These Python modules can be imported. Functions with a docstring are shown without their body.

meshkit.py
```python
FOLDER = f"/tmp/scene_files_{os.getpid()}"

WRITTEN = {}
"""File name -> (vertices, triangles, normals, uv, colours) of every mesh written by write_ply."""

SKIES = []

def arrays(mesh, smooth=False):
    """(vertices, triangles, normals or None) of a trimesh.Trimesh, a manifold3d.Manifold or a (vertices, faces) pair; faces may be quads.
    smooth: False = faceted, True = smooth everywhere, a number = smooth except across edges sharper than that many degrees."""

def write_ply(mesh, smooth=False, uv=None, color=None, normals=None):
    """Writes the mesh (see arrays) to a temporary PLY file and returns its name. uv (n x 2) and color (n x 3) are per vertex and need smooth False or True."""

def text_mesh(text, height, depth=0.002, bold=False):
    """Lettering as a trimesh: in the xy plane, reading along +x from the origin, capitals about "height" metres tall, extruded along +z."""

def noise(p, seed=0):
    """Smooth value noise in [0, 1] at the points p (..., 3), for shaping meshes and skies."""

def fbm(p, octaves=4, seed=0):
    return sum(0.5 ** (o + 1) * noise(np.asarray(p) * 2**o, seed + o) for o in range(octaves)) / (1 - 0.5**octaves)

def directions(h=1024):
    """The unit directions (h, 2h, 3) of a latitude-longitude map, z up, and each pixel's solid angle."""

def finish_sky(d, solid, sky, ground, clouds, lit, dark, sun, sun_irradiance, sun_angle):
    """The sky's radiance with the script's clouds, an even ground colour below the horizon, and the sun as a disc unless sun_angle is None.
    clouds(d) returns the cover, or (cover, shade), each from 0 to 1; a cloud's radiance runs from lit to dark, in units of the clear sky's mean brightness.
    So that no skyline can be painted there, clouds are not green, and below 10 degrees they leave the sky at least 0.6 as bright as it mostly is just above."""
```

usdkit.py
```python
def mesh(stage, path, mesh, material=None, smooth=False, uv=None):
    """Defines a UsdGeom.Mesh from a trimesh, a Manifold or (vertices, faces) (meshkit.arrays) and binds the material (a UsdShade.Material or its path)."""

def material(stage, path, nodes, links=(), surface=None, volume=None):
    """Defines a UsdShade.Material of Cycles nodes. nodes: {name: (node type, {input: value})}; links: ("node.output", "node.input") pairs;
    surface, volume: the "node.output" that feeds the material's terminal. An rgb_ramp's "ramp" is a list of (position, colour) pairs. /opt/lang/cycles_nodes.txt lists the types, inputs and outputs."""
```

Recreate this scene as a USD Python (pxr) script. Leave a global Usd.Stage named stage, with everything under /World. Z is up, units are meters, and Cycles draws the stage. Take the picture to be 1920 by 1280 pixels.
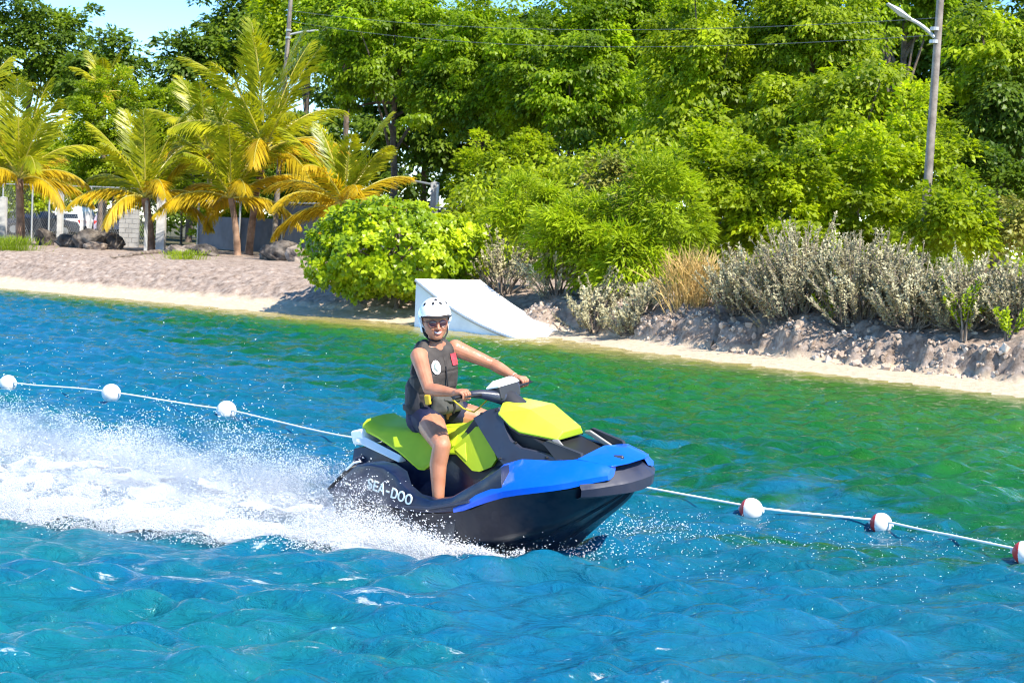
import math, random
import numpy as np, trimesh, usdkit, meshkit
import manifold3d as m3
from pxr import Usd, UsdGeom, UsdLux, UsdShade, Gf, Sdf, Vt
from scipy.spatial import cKDTree

stage = Usd.Stage.CreateInMemory()
UsdGeom.Xform.Define(stage, '/World')
UsdGeom.Scope.Define(stage, '/World/Looks')

# ------------------------------------------------------------------ camera, sky, sun, exposure
EXPOSURE = 1.42
SUN_AZ, SUN_EL = math.radians(138), math.radians(48)      # azimuth = atan2(x, y) of the direction towards the sun
SUN_INT, SKY_STR = 1.0, 0.125
FPX, CAMH = 3000.0, 2.25                                    # focal length in pixels of a 1920 wide picture; lens height over the water
ROLL, PITCH = math.radians(2.5), math.atan((640 - 442) / FPX)
FW = np.array([0, math.cos(PITCH), -math.sin(PITCH)]); U0 = np.array([0, math.sin(PITCH), math.cos(PITCH)]); X0 = np.array([1.0, 0, 0])
RT = X0 * math.cos(ROLL) + U0 * math.sin(ROLL); UP = -X0 * math.sin(ROLL) + U0 * math.cos(ROLL)
CAM = np.array([0, 0, CAMH])
cam = UsdGeom.Camera.Define(stage, '/World/camera')
mx = Gf.Matrix4d(*RT, 0, *UP, 0, *(-FW), 0, *CAM, 1)
cam.AddTransformOp().Set(mx)
cam.CreateHorizontalApertureAttr(36.0); cam.CreateVerticalApertureAttr(24.0)
cam.CreateFocalLengthAttr(FPX / 1920 * 36)
cam.CreateFStopAttr(6.3); cam.CreateFocusDistanceAttr(11.6)
cam.CreateExposureAttr(EXPOSURE)
cam.CreateClippingRangeAttr((0.1, 5000))
SUNV = np.array([math.sin(SUN_AZ) * math.cos(SUN_EL), math.cos(SUN_AZ) * math.cos(SUN_EL), math.sin(SUN_EL)])
sky_m = usdkit.material(stage, '/World/Looks/sky', {
    's': ('sky_texture', {'sky_type': 'single_scattering', 'sun_disc': False, 'sun_elevation': SUN_EL, 'sun_rotation': SUN_AZ, 'air_density': 1.0, 'aerosol_density': 0.15, 'ozone_density': 3.0, 'altitude': 1800.0}), 'h': ('hsv', {'saturation': 1.25}),
    'b': ('background_shader', {'strength': SKY_STR})}, [('s.color', 'h.color'), ('h.color', 'b.color')], surface='b.background')
dome = UsdLux.DomeLight.Define(stage, '/World/sky')
UsdShade.MaterialBindingAPI.Apply(dome.GetPrim()).Bind(sky_m)
dome.GetPrim().SetCustomDataByKey('kind', 'structure')
sun = UsdLux.DistantLight.Define(stage, '/World/sun')
sun.CreateIntensityAttr(SUN_INT); sun.CreateAngleAttr(0.53); sun.CreateColorAttr((1.0, 0.93, 0.82)); sun.GetPrim().CreateAttribute('inputs:normalize', Sdf.ValueTypeNames.Bool).Set(True)
zx = np.cross([0, 0, 1.0], SUNV); zx /= np.linalg.norm(zx); zy = np.cross(SUNV, zx)
sun.AddTransformOp().Set(Gf.Matrix4d(*zx, 0, *zy, 0, *SUNV, 0, *(SUNV * 50), 1))

# ------------------------------------------------------------------ geometry of the place
def ray(px, py): return FW * FPX + RT * (px - 960) + UP * (640 - py)
def ground(px, py, z=0.0):
    r = ray(px, py); return CAM + r * ((z - CAMH) / r[2])
def at(px, py, Y):
    r = ray(px, py); return CAM + r * (Y / r[1])
SH0 = np.array([1.34, 33.5]); ET = np.array([0.727, -0.687]); EN = np.array([0.687, 0.727])   # waterline: a point, its direction, the way inland
from scipy.interpolate import PchipInterpolator
COVE = PchipInterpolator([-60, -32, -22.4, -16.4, -11, -6.9, -3.5, -1.2, .6, 3.1, 5.7, 10.4, 20, 60], [-1, -1, -.8, -.06, .43, 1.3, 1.45, 1.25, .55, .05, -.23, -.78, -1, -1])   # how far the waterline bends inland
def inland(x, y): return (x - SH0[0]) * EN[0] + (y - SH0[1]) * EN[1] - COVE(np.clip(along(x, y), -60, 60))
def along(x, y): return (x - SH0[0]) * ET[0] + (y - SH0[1]) * ET[1]
def sst(a, b, x): t = np.clip((x - a) / (b - a), 0, 1); return t * t * (3 - 2 * t)
def land_z(x, y, rough=True):
    x, y = np.asarray(x, float), np.asarray(y, float)
    d, t = inland(x, y), along(x, y)
    p = np.stack([x, y, np.zeros_like(x)], -1)
    wob = (meshkit.fbm(p * 0.45, 3, 5) - 0.5) * 1.5
    left = np.interp(d, [-6, -1, 0, 1.5, 1.8, 2.6, 4.2, 8, 60], [-1.5, -.22, 0, .16, .30, .66, .92, 1.05, 1.1])
    q1 = np.stack([t, np.zeros_like(t), np.zeros_like(t)], -1)
    gully = (meshkit.noise(q1 * 1.1, 21) - .5) * .5 + (meshkit.noise(q1 * 3.1, 22) - .5) * .34 + (meshkit.noise(q1 * 7.5, 23) - .5) * .16
    dd = d + (wob * .35 + gully) * sst(.75, 1.3, d) * (1 - .8 * sst(2.5, 4.5, d))
    right = np.interp(dd, [-6, -1, 0, .95, 1.02, 1.22, 1.55, 2.4, 3.6, 60], [-1.5, -.22, 0, .13, .17, .58, .76, 1.0, 1.1, 1.15])
    w = sst(-7, -1.5, t)
    z = left * (1 - w) + right * w
    if rough:
        face = sst(.8, 1.2, d) * (1 - .75 * sst(4.0, 8, d))
        q = np.stack([x, y, z * 1.5], -1)
        z = z + face * (0.45 + .55 * w) * ((meshkit.fbm(q * 1.9, 4, 9) - .5) * .44 + (meshkit.noise(q * 5.5, 3) - .5) * .16 + (meshkit.noise(q * 12, 4) - .5) * .07)
    return z

# ------------------------------------------------------------------ helpers that define things and their parts
USED = {}
def fresh(parent, name):
    k = (parent, name); n = USED.get(k, 0); USED[k] = n + 1
    return f'{parent}/{name}' if n == 0 else f'{parent}/{name}_{n:03d}'
def tag(prim, label=None, cat=None, group=None, kind=None):
    for k, v in (('label', label), ('category', cat), ('group', group), ('kind', kind)):
        if v: prim.SetCustomDataByKey(k, v)
class Thing:
    """An Xform directly under /World; add() takes shapes in world coordinates, or in its own when local is set."""
    def __init__(s, name, label, cat, loc=(0, 0, 0), group=None, matrix=None, kind=None):
        s.path = fresh('/World', name); s.x = UsdGeom.Xform.Define(stage, s.path); s.M = np.eye(4)
        if matrix is not None:
            s.M = np.asarray(matrix, float); s.x.AddTransformOp().Set(Gf.Matrix4d(*s.M.T.ravel()))
        else:
            s.M[:3, 3] = loc; s.x.AddTranslateOp().Set(Gf.Vec3d(*map(float, loc)))
        s.inv = np.linalg.inv(s.M); s.local = matrix is not None
        tag(s.x.GetPrim(), label, cat, group, kind)
    def add(s, name, mesh, mat, parent=None, smooth=30, label=None, kind=None, world=None):
        v, f, n = meshkit.arrays(mesh, smooth)
        if not (s.local if world is None else not world):
            v = v @ s.inv[:3, :3].T + s.inv[:3, 3]
            if n is not None: n = n @ s.inv[:3, :3].T
        path = fresh(parent or s.path, name)
        g = put(path, v, f, n, mat); tag(g.GetPrim(), label, None, None, kind)
        return path
def put(path, v, f, n, mat):
    m = UsdGeom.Mesh.Define(stage, path)
    v = np.asarray(v); f = np.asarray(f)
    m.CreatePointsAttr(Vt.Vec3fArray.FromNumpy(np.ascontiguousarray(v, np.float32)))
    m.CreateFaceVertexCountsAttr(Vt.IntArray.FromNumpy(np.full(len(f), f.shape[1], np.int32)))
    m.CreateFaceVertexIndicesAttr(Vt.IntArray.FromNumpy(np.ascontiguousarray(f, np.int32).ravel()))
    m.CreateSubdivisionSchemeAttr('none')
    if n is not None:
        m.CreateNormalsAttr(Vt.Vec3fArray.FromNumpy(np.ascontiguousarray(n, np.float32))); m.SetNormalsInterpolation('vertex')
    UsdShade.MaterialBindingAPI.Apply(m.GetPrim()).Bind(mat)
    return m
def single(name, mesh, mat, label=None, cat=None, group=None, kind=None, smooth=30):
    v, f, n = meshkit.arrays(mesh, smooth); c = np.array([*(v[:, :2].min(0) + v[:, :2].max(0)) / 2, v[:, 2].min()])
    g = put(fresh('/World', name), v - c, f, n, mat); UsdGeom.Xformable(g).AddTranslateOp().Set(Gf.Vec3d(*map(float, c)))
    tag(g.GetPrim(), label, cat, group, kind); return g

def box(size, center=(0, 0, 0), rot=None):
    m = trimesh.creation.box(size)
    if rot is not None: m.apply_transform(trimesh.transformations.euler_matrix(*rot))
    m.apply_translation(center); return m
def cat_(ms): return trimesh.util.concatenate(ms)
def tube(pts, rad, sides=8, caps=True):
    p = np.asarray(pts, float); r = np.broadcast_to(np.asarray(rad, float), (len(p),))
    t = np.gradient(p, axis=0); t /= np.linalg.norm(t, axis=1, keepdims=True) + 1e-12
    ref = np.array([0, 0, 1.0]) if abs(t[:, 2]).mean() < .8 else np.array([1.0, 0, 0])
    a = np.cross(t, ref); a /= np.linalg.norm(a, axis=1, keepdims=True) + 1e-12; b = np.cross(t, a)
    an = np.arange(sides) * 2 * np.pi / sides
    v = p[:, None] + r[:, None, None] * (np.cos(an)[None, :, None] * a[:, None] + np.sin(an)[None, :, None] * b[:, None])
    n = len(p); i, j = np.meshgrid(np.arange(n - 1), np.arange(sides), indexing='ij'); j2 = (j + 1) % sides
    q = np.stack([i * sides + j, i * sides + j2, (i + 1) * sides + j2, (i + 1) * sides + j], -1).reshape(-1, 4)
    f = np.vstack([q[:, [0, 2, 1]], q[:, [0, 3, 2]]]); v = v.reshape(-1, 3)
    if caps:
        v = np.vstack([v, p[:1], p[-1:]]); k = np.arange(sides); k2 = (k + 1) % sides
        f = np.vstack([f, np.stack([np.full(sides, n * sides), k, k2], 1), np.stack([np.full(sides, n * sides + 1), (n - 1) * sides + k2, (n - 1) * sides + k], 1)])
    return trimesh.Trimesh(v, f, process=False)
def rough_solid(seed, size, sub=2, amp=.35, freq=1.6):
    m = trimesh.creation.icosphere(sub); v = np.array(m.vertices)
    v *= (1 + amp * (meshkit.fbm(v * freq + seed * 7.3, 3, seed) - .5) * 2)[:, None]
    # a few flat breaks
    r = np.random.RandomState(seed)
    for _ in range(5):
        d = r.normal(size=3); d /= np.linalg.norm(d); h = .6 + .3 * r.rand(); s = v @ d; v -= np.where(s > h, (s - h) * .85, 0)[:, None] * d
    return trimesh.Trimesh(v * np.asarray(size), m.faces, process=False)

# ------------------------------------------------------------------ materials
def mat(name, color, rough=.5, spec=.5, metal=0., **kw):
    return usdkit.material(stage, f'/World/Looks/{name}', {'p': ('principled_bsdf', {'base_color': color, 'roughness': rough, 'specular_ior_level': spec, 'metallic': metal, **kw})}, surface='p.BSDF')
def noisy(name, c1, c2, scale, rough=.6, bump=.0, bscale=None, spec=.4, lo=.35, hi=.65, detail=5, c3=None, dist=.02, **kw):
    stops = [(lo, c1), (hi, c2)] if c3 is None else [(lo, c1), ((lo + hi) / 2, c2), (hi, c3)]
    nodes = {'t': ('texture_coordinate', {}), 'n': ('noise_texture', {'scale': scale, 'detail': detail, 'roughness': .6}), 'r': ('rgb_ramp', {'ramp': stops}),
             'p': ('principled_bsdf', {'roughness': rough, 'specular_ior_level': spec, **kw})}
    links = [('t.object', 'n.vector'), ('n.fac', 'r.fac'), ('r.color', 'p.base_color')]
    if bump:
        nodes['n2'] = ('noise_texture', {'scale': bscale or scale * 4, 'detail': 6, 'roughness': .65}); nodes['b'] = ('bump', {'strength': bump, 'distance': dist})
        links += [('t.object', 'n2.vector'), ('n2.fac', 'b.height'), ('b.normal', 'p.normal')]
    return usdkit.material(stage, f'/World/Looks/{name}', nodes, links, surface='p.BSDF')
def leaf_mat(name, cols, trans=.45, rough=.45, spec=.35, clump=.8, var=.35, tgain=1.35, ttint=(1.0, 1.0, .45)):
    """Leaf blades: every blade takes its own tone, light shines through."""
    k = len(cols)
    nodes = {'g': ('geometry', {}), 'n': ('noise_texture', {'scale': clump, 'detail': 2}), 'm': ('math', {'math_type': 'multiply_add', 'value2': var}),
             'mm': ('math', {'math_type': 'multiply_add', 'value2': 1 - var, 'value3': 0.0}),
             'r': ('rgb_ramp', {'ramp': [(.25 + .5 * i / (k - 1), c) for i, c in enumerate(cols)]}),
             'p': ('principled_bsdf', {'roughness': rough, 'specular_ior_level': spec}), 'tc': ('mix_color', {'blend_type': 'multiply', 'fac': 1.0, 'b': tuple(tgain * c for c in ttint), 'use_clamp': False}),
             't': ('translucent_bsdf', {}), 'x': ('mix_closure', {'fac': trans})}
    links = [('g.random_per_island', 'm.value1'), ('g.position', 'n.vector'), ('n.fac', 'mm.value1'), ('mm.value', 'm.value3'), ('m.value', 'r.fac'), ('r.color', 'p.base_color'),
             ('r.color', 'tc.a'), ('tc.result', 't.color'), ('p.BSDF', 'x.closure1'), ('t.BSDF', 'x.closure2')]
    return usdkit.material(stage, f'/World/Looks/{name}', nodes, links, surface='x.closure')

# ------------------------------------------------------------------ water: one sheet, finely cut where the camera looks
def wave(x, y):
    r = np.random.RandomState(4); z = np.zeros_like(x)
    near = 1 - .15 * sst(20, 40, y)
    for k in range(46):
        lam = 0.22 * (9.0) ** (k / 45.0); a = .0072 * lam * (2.5 if lam < .5 else 1.35 if lam < .8 else .45)
        th = r.normal(-1.40, .50); kx, ky = math.cos(th) * 2 * math.pi / lam, math.sin(th) * 2 * math.pi / lam
        ph = r.rand() * 6.28; s = np.sin(kx * x + ky * y + ph + .8 * np.sin(.6 * x * math.sin(th + 1) + .5 * y + k))
        z += a * near * (s + .35 * s * np.abs(s))
    p = np.stack([x * .45, y * .45, np.zeros_like(x)], -1)
    amp = .55 + .9 * meshkit.fbm(p, 2, 77)
    z *= amp
    # swell left by the craft, in front of its path
    u = (y - 9.4) * .93 + (x + 3) * .30
    z += .036 * np.sin(u * 2 * math.pi / 1.35 + .5 * np.sin(x * .9)) * np.exp(-((y - 8.6) / 1.7) ** 2) * (1 - sst(-.6, 1.6, x))
    u2 = (y - 9.0) * .95 - (x - 1) * .31
    z += .024 * np.sin(u2 * 2 * math.pi / 1.1 + 1.0) * np.exp(-((y - 8.8) / 1.6) ** 2) * sst(-.8, .8, x)
    # bow wave and the raised water off the bow's far side
    z += .06 * np.exp(-(((x - .9) / .8) ** 2 + ((y - 11.9) / .45) ** 2))
    z += .16 * np.exp(-((y - 14.6 + .25 * (x - 2.5)) / .75) ** 2) * sst(1.0, 2.6, x) * (1 - sst(3.6, 5.5, x))
    d = inland(x, y)
    return z * (1 - .8 * sst(-4, -.2, d))
def build_water():
    nr, nc = 860, 560
    ys = np.concatenate([[-60, -30, -12, -4, 0, 2, 3.2], np.geomspace(4, 62, nr), [66, 72, 80, 95, 120]])
    u = np.linspace(-1.0, 1.0, nc); u = np.concatenate([[-30, -12, -5, -2.5, -1.5], u, [1.5, 2.5, 5, 12, 30]])
    hw = np.maximum(.36 * ys + .8, 3.0)
    x = u[None, :] * hw[:, None]; y = np.broadcast_to(ys[:, None], x.shape)
    z = wave(x, y)
    far = (np.abs(u)[None, :] > 1.4) | (y < 3.5) | (y > 63); z = np.where(far, 0, z)
    v = np.stack([x, y, z], -1).reshape(-1, 3); n, c = x.shape
    i, j = np.meshgrid(np.arange(n - 1), np.arange(c - 1), indexing='ij'); a = i * c + j
    f = np.stack([a, a + 1, a + c + 1, a + c], -1).reshape(-1, 4)
    d = inland(v[:, 0], v[:, 1]); keep = (d[f] < 3.0).any(1); f = f[keep]
    tri = np.vstack([f[:, [0, 1, 2]], f[:, [0, 2, 3]]])
    nn = meshkit.arrays(trimesh.Trimesh(v, tri, process=False), True)[2]
    used = np.unique(f); re = np.full(len(v), -1); re[used] = np.arange(len(used))
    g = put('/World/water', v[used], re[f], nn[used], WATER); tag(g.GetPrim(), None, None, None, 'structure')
ang = math.atan2(EN[1], EN[0])
WATER = usdkit.material(stage, '/World/Looks/water', {
    'g': ('geometry', {}), 'sep': ('separate_xyz', {}),
    'map': ('mapping', {'mapping_type': 'point', 'location': (-(SH0 @ EN), SH0 @ ET, 0)}),
    'rotm': ('mapping', {'mapping_type': 'point', 'rotation': (0, 0, -ang)}),
    # body colour outward from the shore: sand showing through at the edge, then water green with the tree reflections painted in, then blue-green; the bounds are broken up
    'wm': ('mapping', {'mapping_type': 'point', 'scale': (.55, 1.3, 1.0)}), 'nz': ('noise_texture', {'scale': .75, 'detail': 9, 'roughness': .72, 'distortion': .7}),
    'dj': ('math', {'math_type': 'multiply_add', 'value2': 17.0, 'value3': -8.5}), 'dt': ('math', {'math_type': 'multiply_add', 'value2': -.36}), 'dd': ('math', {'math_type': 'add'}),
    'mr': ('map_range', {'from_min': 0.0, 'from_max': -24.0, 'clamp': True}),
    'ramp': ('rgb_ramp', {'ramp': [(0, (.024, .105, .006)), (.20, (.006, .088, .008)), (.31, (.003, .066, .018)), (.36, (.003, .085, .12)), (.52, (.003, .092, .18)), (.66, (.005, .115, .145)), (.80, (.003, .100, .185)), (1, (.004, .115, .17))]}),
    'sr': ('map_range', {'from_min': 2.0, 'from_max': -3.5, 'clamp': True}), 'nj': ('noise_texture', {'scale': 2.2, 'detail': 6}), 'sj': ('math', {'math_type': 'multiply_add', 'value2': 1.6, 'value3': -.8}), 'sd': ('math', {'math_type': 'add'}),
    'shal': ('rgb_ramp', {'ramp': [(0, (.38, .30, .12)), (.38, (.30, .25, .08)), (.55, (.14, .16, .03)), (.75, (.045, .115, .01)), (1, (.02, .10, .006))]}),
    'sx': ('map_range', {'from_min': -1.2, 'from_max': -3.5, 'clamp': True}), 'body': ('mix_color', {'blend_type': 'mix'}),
    # foam left on the surface
    'fm': ('mapping', {'mapping_type': 'point', 'scale': (.62, 2.0, 1.0), 'rotation': (0, 0, .12)}), 'fn': ('noise_texture', {'scale': 3.1, 'detail': 9, 'roughness': .72, 'distortion': .8}),
    'fl': ('noise_texture', {'scale': .38, 'detail': 2}), 'fa': ('math', {'math_type': 'multiply_add', 'value2': .55}), 'fr': ('map_range', {'from_min': .915, 'from_max': 1.05, 'clamp': True}),
    'fy': ('map_range', {'from_min': -13.0, 'from_max': -19.0, 'to_min': -.16, 'to_max': 0.02, 'clamp': True}), 'fs': ('math', {'math_type': 'add'}),
    'col': ('mix_color', {'blend_type': 'mix', 'b': (.62, .66, .66)}), 'ro': ('map_range', {'from_min': 0, 'from_max': 1, 'to_min': .04, 'to_max': .7}),
    'b1m': ('mapping', {'mapping_type': 'point', 'scale': (.7, 1.5, 1)}), 'b1': ('noise_texture', {'scale': 8.5, 'detail': 5, 'roughness': .6, 'distortion': .5}), 'bb': ('bump', {'strength': .8, 'distance': .09}),
    'p': ('principled_bsdf', {'ior': 1.333, 'specular_ior_level': .5})},
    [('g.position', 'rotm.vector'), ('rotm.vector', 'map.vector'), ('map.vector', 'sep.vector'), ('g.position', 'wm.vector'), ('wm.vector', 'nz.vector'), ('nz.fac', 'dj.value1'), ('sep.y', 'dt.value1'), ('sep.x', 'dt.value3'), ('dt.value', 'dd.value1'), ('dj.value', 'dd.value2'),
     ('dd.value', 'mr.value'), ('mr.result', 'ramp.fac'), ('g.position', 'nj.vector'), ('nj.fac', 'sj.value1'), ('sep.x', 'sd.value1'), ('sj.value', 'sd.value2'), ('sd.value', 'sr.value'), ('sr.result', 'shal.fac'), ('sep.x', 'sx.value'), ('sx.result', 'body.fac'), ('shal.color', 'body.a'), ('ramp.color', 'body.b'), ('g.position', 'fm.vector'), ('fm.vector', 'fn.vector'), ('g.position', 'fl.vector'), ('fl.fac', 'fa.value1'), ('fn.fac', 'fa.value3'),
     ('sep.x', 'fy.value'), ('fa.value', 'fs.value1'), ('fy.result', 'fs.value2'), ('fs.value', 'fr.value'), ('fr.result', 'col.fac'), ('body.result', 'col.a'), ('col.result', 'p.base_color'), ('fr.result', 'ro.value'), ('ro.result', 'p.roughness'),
     ('g.position', 'b1m.vector'), ('b1m.vector', 'b1.vector'), ('b1.fac', 'bb.height'), ('bb.normal', 'p.normal')], surface='p.BSDF')
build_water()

# ------------------------------------------------------------------ the shore: sand, bank and the flat ground behind, one sheet to the horizon
def build_land():
    t = np.concatenate([[-900, -400, -200, -120, -80, -60], np.arange(-45, 22, .085), [26, 34, 50, 80, 150, 400, 900]])
    d = np.concatenate([np.arange(-5, -.5, .5), np.arange(-.4, 5.2, .065), np.arange(5.3, 14, .35), [15, 17, 20, 25, 32, 45, 70, 120, 250, 600, 1500]])
    T, D = np.meshgrid(t, d, indexing='ij')
    x = SH0[0] + T * ET[0] + D * EN[0]; y = SH0[1] + T * ET[1] + D * EN[1]
    z = land_z(x, y); far = (np.abs(T) > 60); z = np.where(far, land_z(x, y, False), z)
    v = np.stack([x, y, z], -1).reshape(-1, 3); n, c = x.shape
    i, j = np.meshgrid(np.arange(n - 1), np.arange(c - 1), indexing='ij'); a = i * c + j
    f = np.stack([a, a + 1, a + c + 1, a + c], -1).reshape(-1, 4); f = f[:, ::-1]
    nn = meshkit.arrays(trimesh.Trimesh(v, np.vstack([f[:, [0, 1, 2]], f[:, [0, 2, 3]]]), process=False), True)[2]
    if nn[:, 2].mean() < 0: f = f[:, ::-1]; nn = -nn
    g = put('/World/bank', v, f, nn, LAND); tag(g.GetPrim(), None, None, None, 'structure')
LAND = usdkit.material(stage, '/World/Looks/bank', {
    'g': ('geometry', {}), 'rotm': ('mapping', {'rotation': (0, 0, -ang)}), 'map': ('mapping', {'location': (-(SH0 @ EN), 0, 0)}), 'sep': ('separate_xyz', {}),
    'n1': ('noise_texture', {'scale': 1.3, 'detail': 5, 'roughness': .65}), 'dj': ('math', {'math_type': 'multiply_add', 'value2': .22, 'value3': -.11}), 'dd': ('math', {'math_type': 'add'}), 'sz': ('separate_xyz', {}),
    'sm': ('map_range', {'from_min': .17, 'from_max': .30, 'clamp': True}), 'gd': ('map_range', {'from_min': 13.0, 'from_max': 19.0, 'clamp': True}), 'gc': ('mix_color', {'blend_type': 'mix'}), 'gnn': ('noise_texture', {'scale': .8, 'detail': 6}), 'gn': ('rgb_ramp', {'ramp': [(.3, (.05, .05, .02)), (.6, (.11, .10, .06)), (.8, (.16, .14, .10))]}),
    'n2': ('noise_texture', {'scale': 5.5, 'detail': 8, 'roughness': .7}), 'dirt': ('rgb_ramp', {'ramp': [(.32, (.11, .08, .06)), (.43, (.245, .185, .145)), (.55, (.34, .27, .22)), (.70, (.47, .39, .33))]}),
    'n3': ('noise_texture', {'scale': 9, 'detail': 4}), 'sand': ('rgb_ramp', {'ramp': [(.3, (.46, .36, .25)), (.7, (.62, .50, .37))]}),
    'c': ('mix_color', {'blend_type': 'mix'}), 'n4': ('noise_texture', {'scale': 14, 'detail': 8, 'roughness': .75}), 'b': ('bump', {'strength': .7, 'distance': .06}),
    'p': ('principled_bsdf', {'roughness': .92, 'specular_ior_level': .15})},
    [('g.position', 'rotm.vector'), ('rotm.vector', 'map.vector'), ('map.vector', 'sep.vector'), ('g.position', 'n1.vector'), ('n1.fac', 'dj.value1'), ('g.position', 'sz.vector'), ('sz.z', 'dd.value1'), ('dj.value', 'dd.value2'), ('dd.value', 'sm.value'),
     ('sep.x', 'gd.value'), ('gd.result', 'gc.fac'), ('c.result', 'gc.a'), ('gn.color', 'gc.b'), ('g.position', 'gnn.vector'), ('gnn.fac', 'gn.fac'), ('g.position', 'n2.vector'), ('n2.fac', 'dirt.fac'), ('g.position', 'n3.vector'), ('n3.fac', 'sand.fac'), ('sm.result', 'c.fac'), ('sand.color', 'c.a'), ('dirt.color', 'c.b'), ('gc.result', 'p.base_color'),
     ('g.position', 'n4.vector'), ('n4.fac', 'b.height'), ('b.normal', 'p.normal')], surface='p.BSDF')
build_land()

# ------------------------------------------------------------------ vegetation
def unit(a): return a / (np.linalg.norm(a, axis=-1, keepdims=True) + 1e-12)
def blades(p, ax, nr, L, Wd, mid=.45, fold=.18):
    """Leaf blades as bent diamonds: base p, axis ax, normal nr, length L, width Wd."""
    ax = unit(ax); side = unit(np.cross(ax, nr)); nr = np.cross(side, ax)
    L, Wd = np.broadcast_to(L, (len(p),))[:, None], np.broadcast_to(Wd, (len(p),))[:, None]
    m = p + ax * L * mid
    v = np.stack([p, m + side * Wd / 2 + nr * Wd * fold, m - side * Wd / 2 + nr * Wd * fold, p + ax * L - nr * L * .12], 1).reshape(-1, 3)
    k = np.arange(len(p))[:, None] * 4
    return v, np.vstack([k + np.array([[0, 2, 1]]), k + np.array([[1, 2, 3]])])
def join(ms):
    vs, fs, n = [], [], 0
    for v, f in ms: vs.append(v); fs.append(f + n); n += len(v)
    return trimesh.Trimesh(np.vstack(vs), np.vstack(fs), process=False)
def ball(r, n): return unit(r.normal(size=(n, 3)))
def crown_leaves(r, c, rad, nclump, nleaf, cr, L, W, droop=.5, up=.25, front=.7, inner=.22, flat=.75, low=-.75):
    """Leaves in clumps spread through an ellipsoid's outer part; each clump is a drooping tuft, open below."""
    rad = np.asarray(rad, float); k = int(nclump * 1.0)
    d = ball(r, k * 4); keep = (d[:, 2] > low) & ((d[:, 1] < .35) | (r.rand(len(d)) > front)); d = d[keep][:k]; k = len(d)
    rr = np.where(r.rand(k) < inner, r.uniform(.3, .65, k), r.uniform(.68, 1.05, k))
    rr *= 1 + .85 * (meshkit.noise(d * 2.1 + r.rand(3) * 50, 3) - .5)
    cc = c + d * rad * rr[:, None]
    crs = cr * r.uniform(.6, 1.35, k)
    e = ball(r, k * nleaf); e[:, 2] = np.where(e[:, 2] < -.35, -e[:, 2], e[:, 2]); ci = np.repeat(np.arange(k), nleaf)
    q = e * r.uniform(.35, 1.0, (len(e), 1)) ** .6; q[:, 2] *= flat
    p = cc[ci] + q * crs[ci][:, None]
    ax = e * [1, 1, .4] + d[ci] * .5 + [0, 0, -droop] + r.normal(size=e.shape) * .35
    nr = e * .6 + d[ci] * .5 + np.array([0, 0, up + .35]) + r.normal(size=e.shape) * .45
    s = r.uniform(.65, 1.3, len(e))
    return blades(p, ax, nr, L * s, W * s), cc
def limbs(base, top, cc, r, r0, n=9):
    ts = [tube(np.linspace(base, top, 6) + r.normal(size=(6, 3)) * r0 * .25 * np.array([[0], [1], [1], [1], [1], [.3]]), np.linspace(r0, r0 * .55, 6), 8)]
    for i in r.choice(len(cc), min(n, len(cc)), False):
        t = r.uniform(.45, 1.0); s = base + (np.asarray(top) - base) * t; e = cc[i]; m = (s + e) / 2 + [0, 0, .12 * np.linalg.norm(e - s)]
        q = np.array([(1 - u) ** 2 * s + 2 * u * (1 - u) * m + u * u * e for u in np.linspace(0, 1, 6)])
        ts.append(tube(q, np.linspace(r0 * .45, r0 * .1, 6), 5))
    return cat_(ts)

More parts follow.
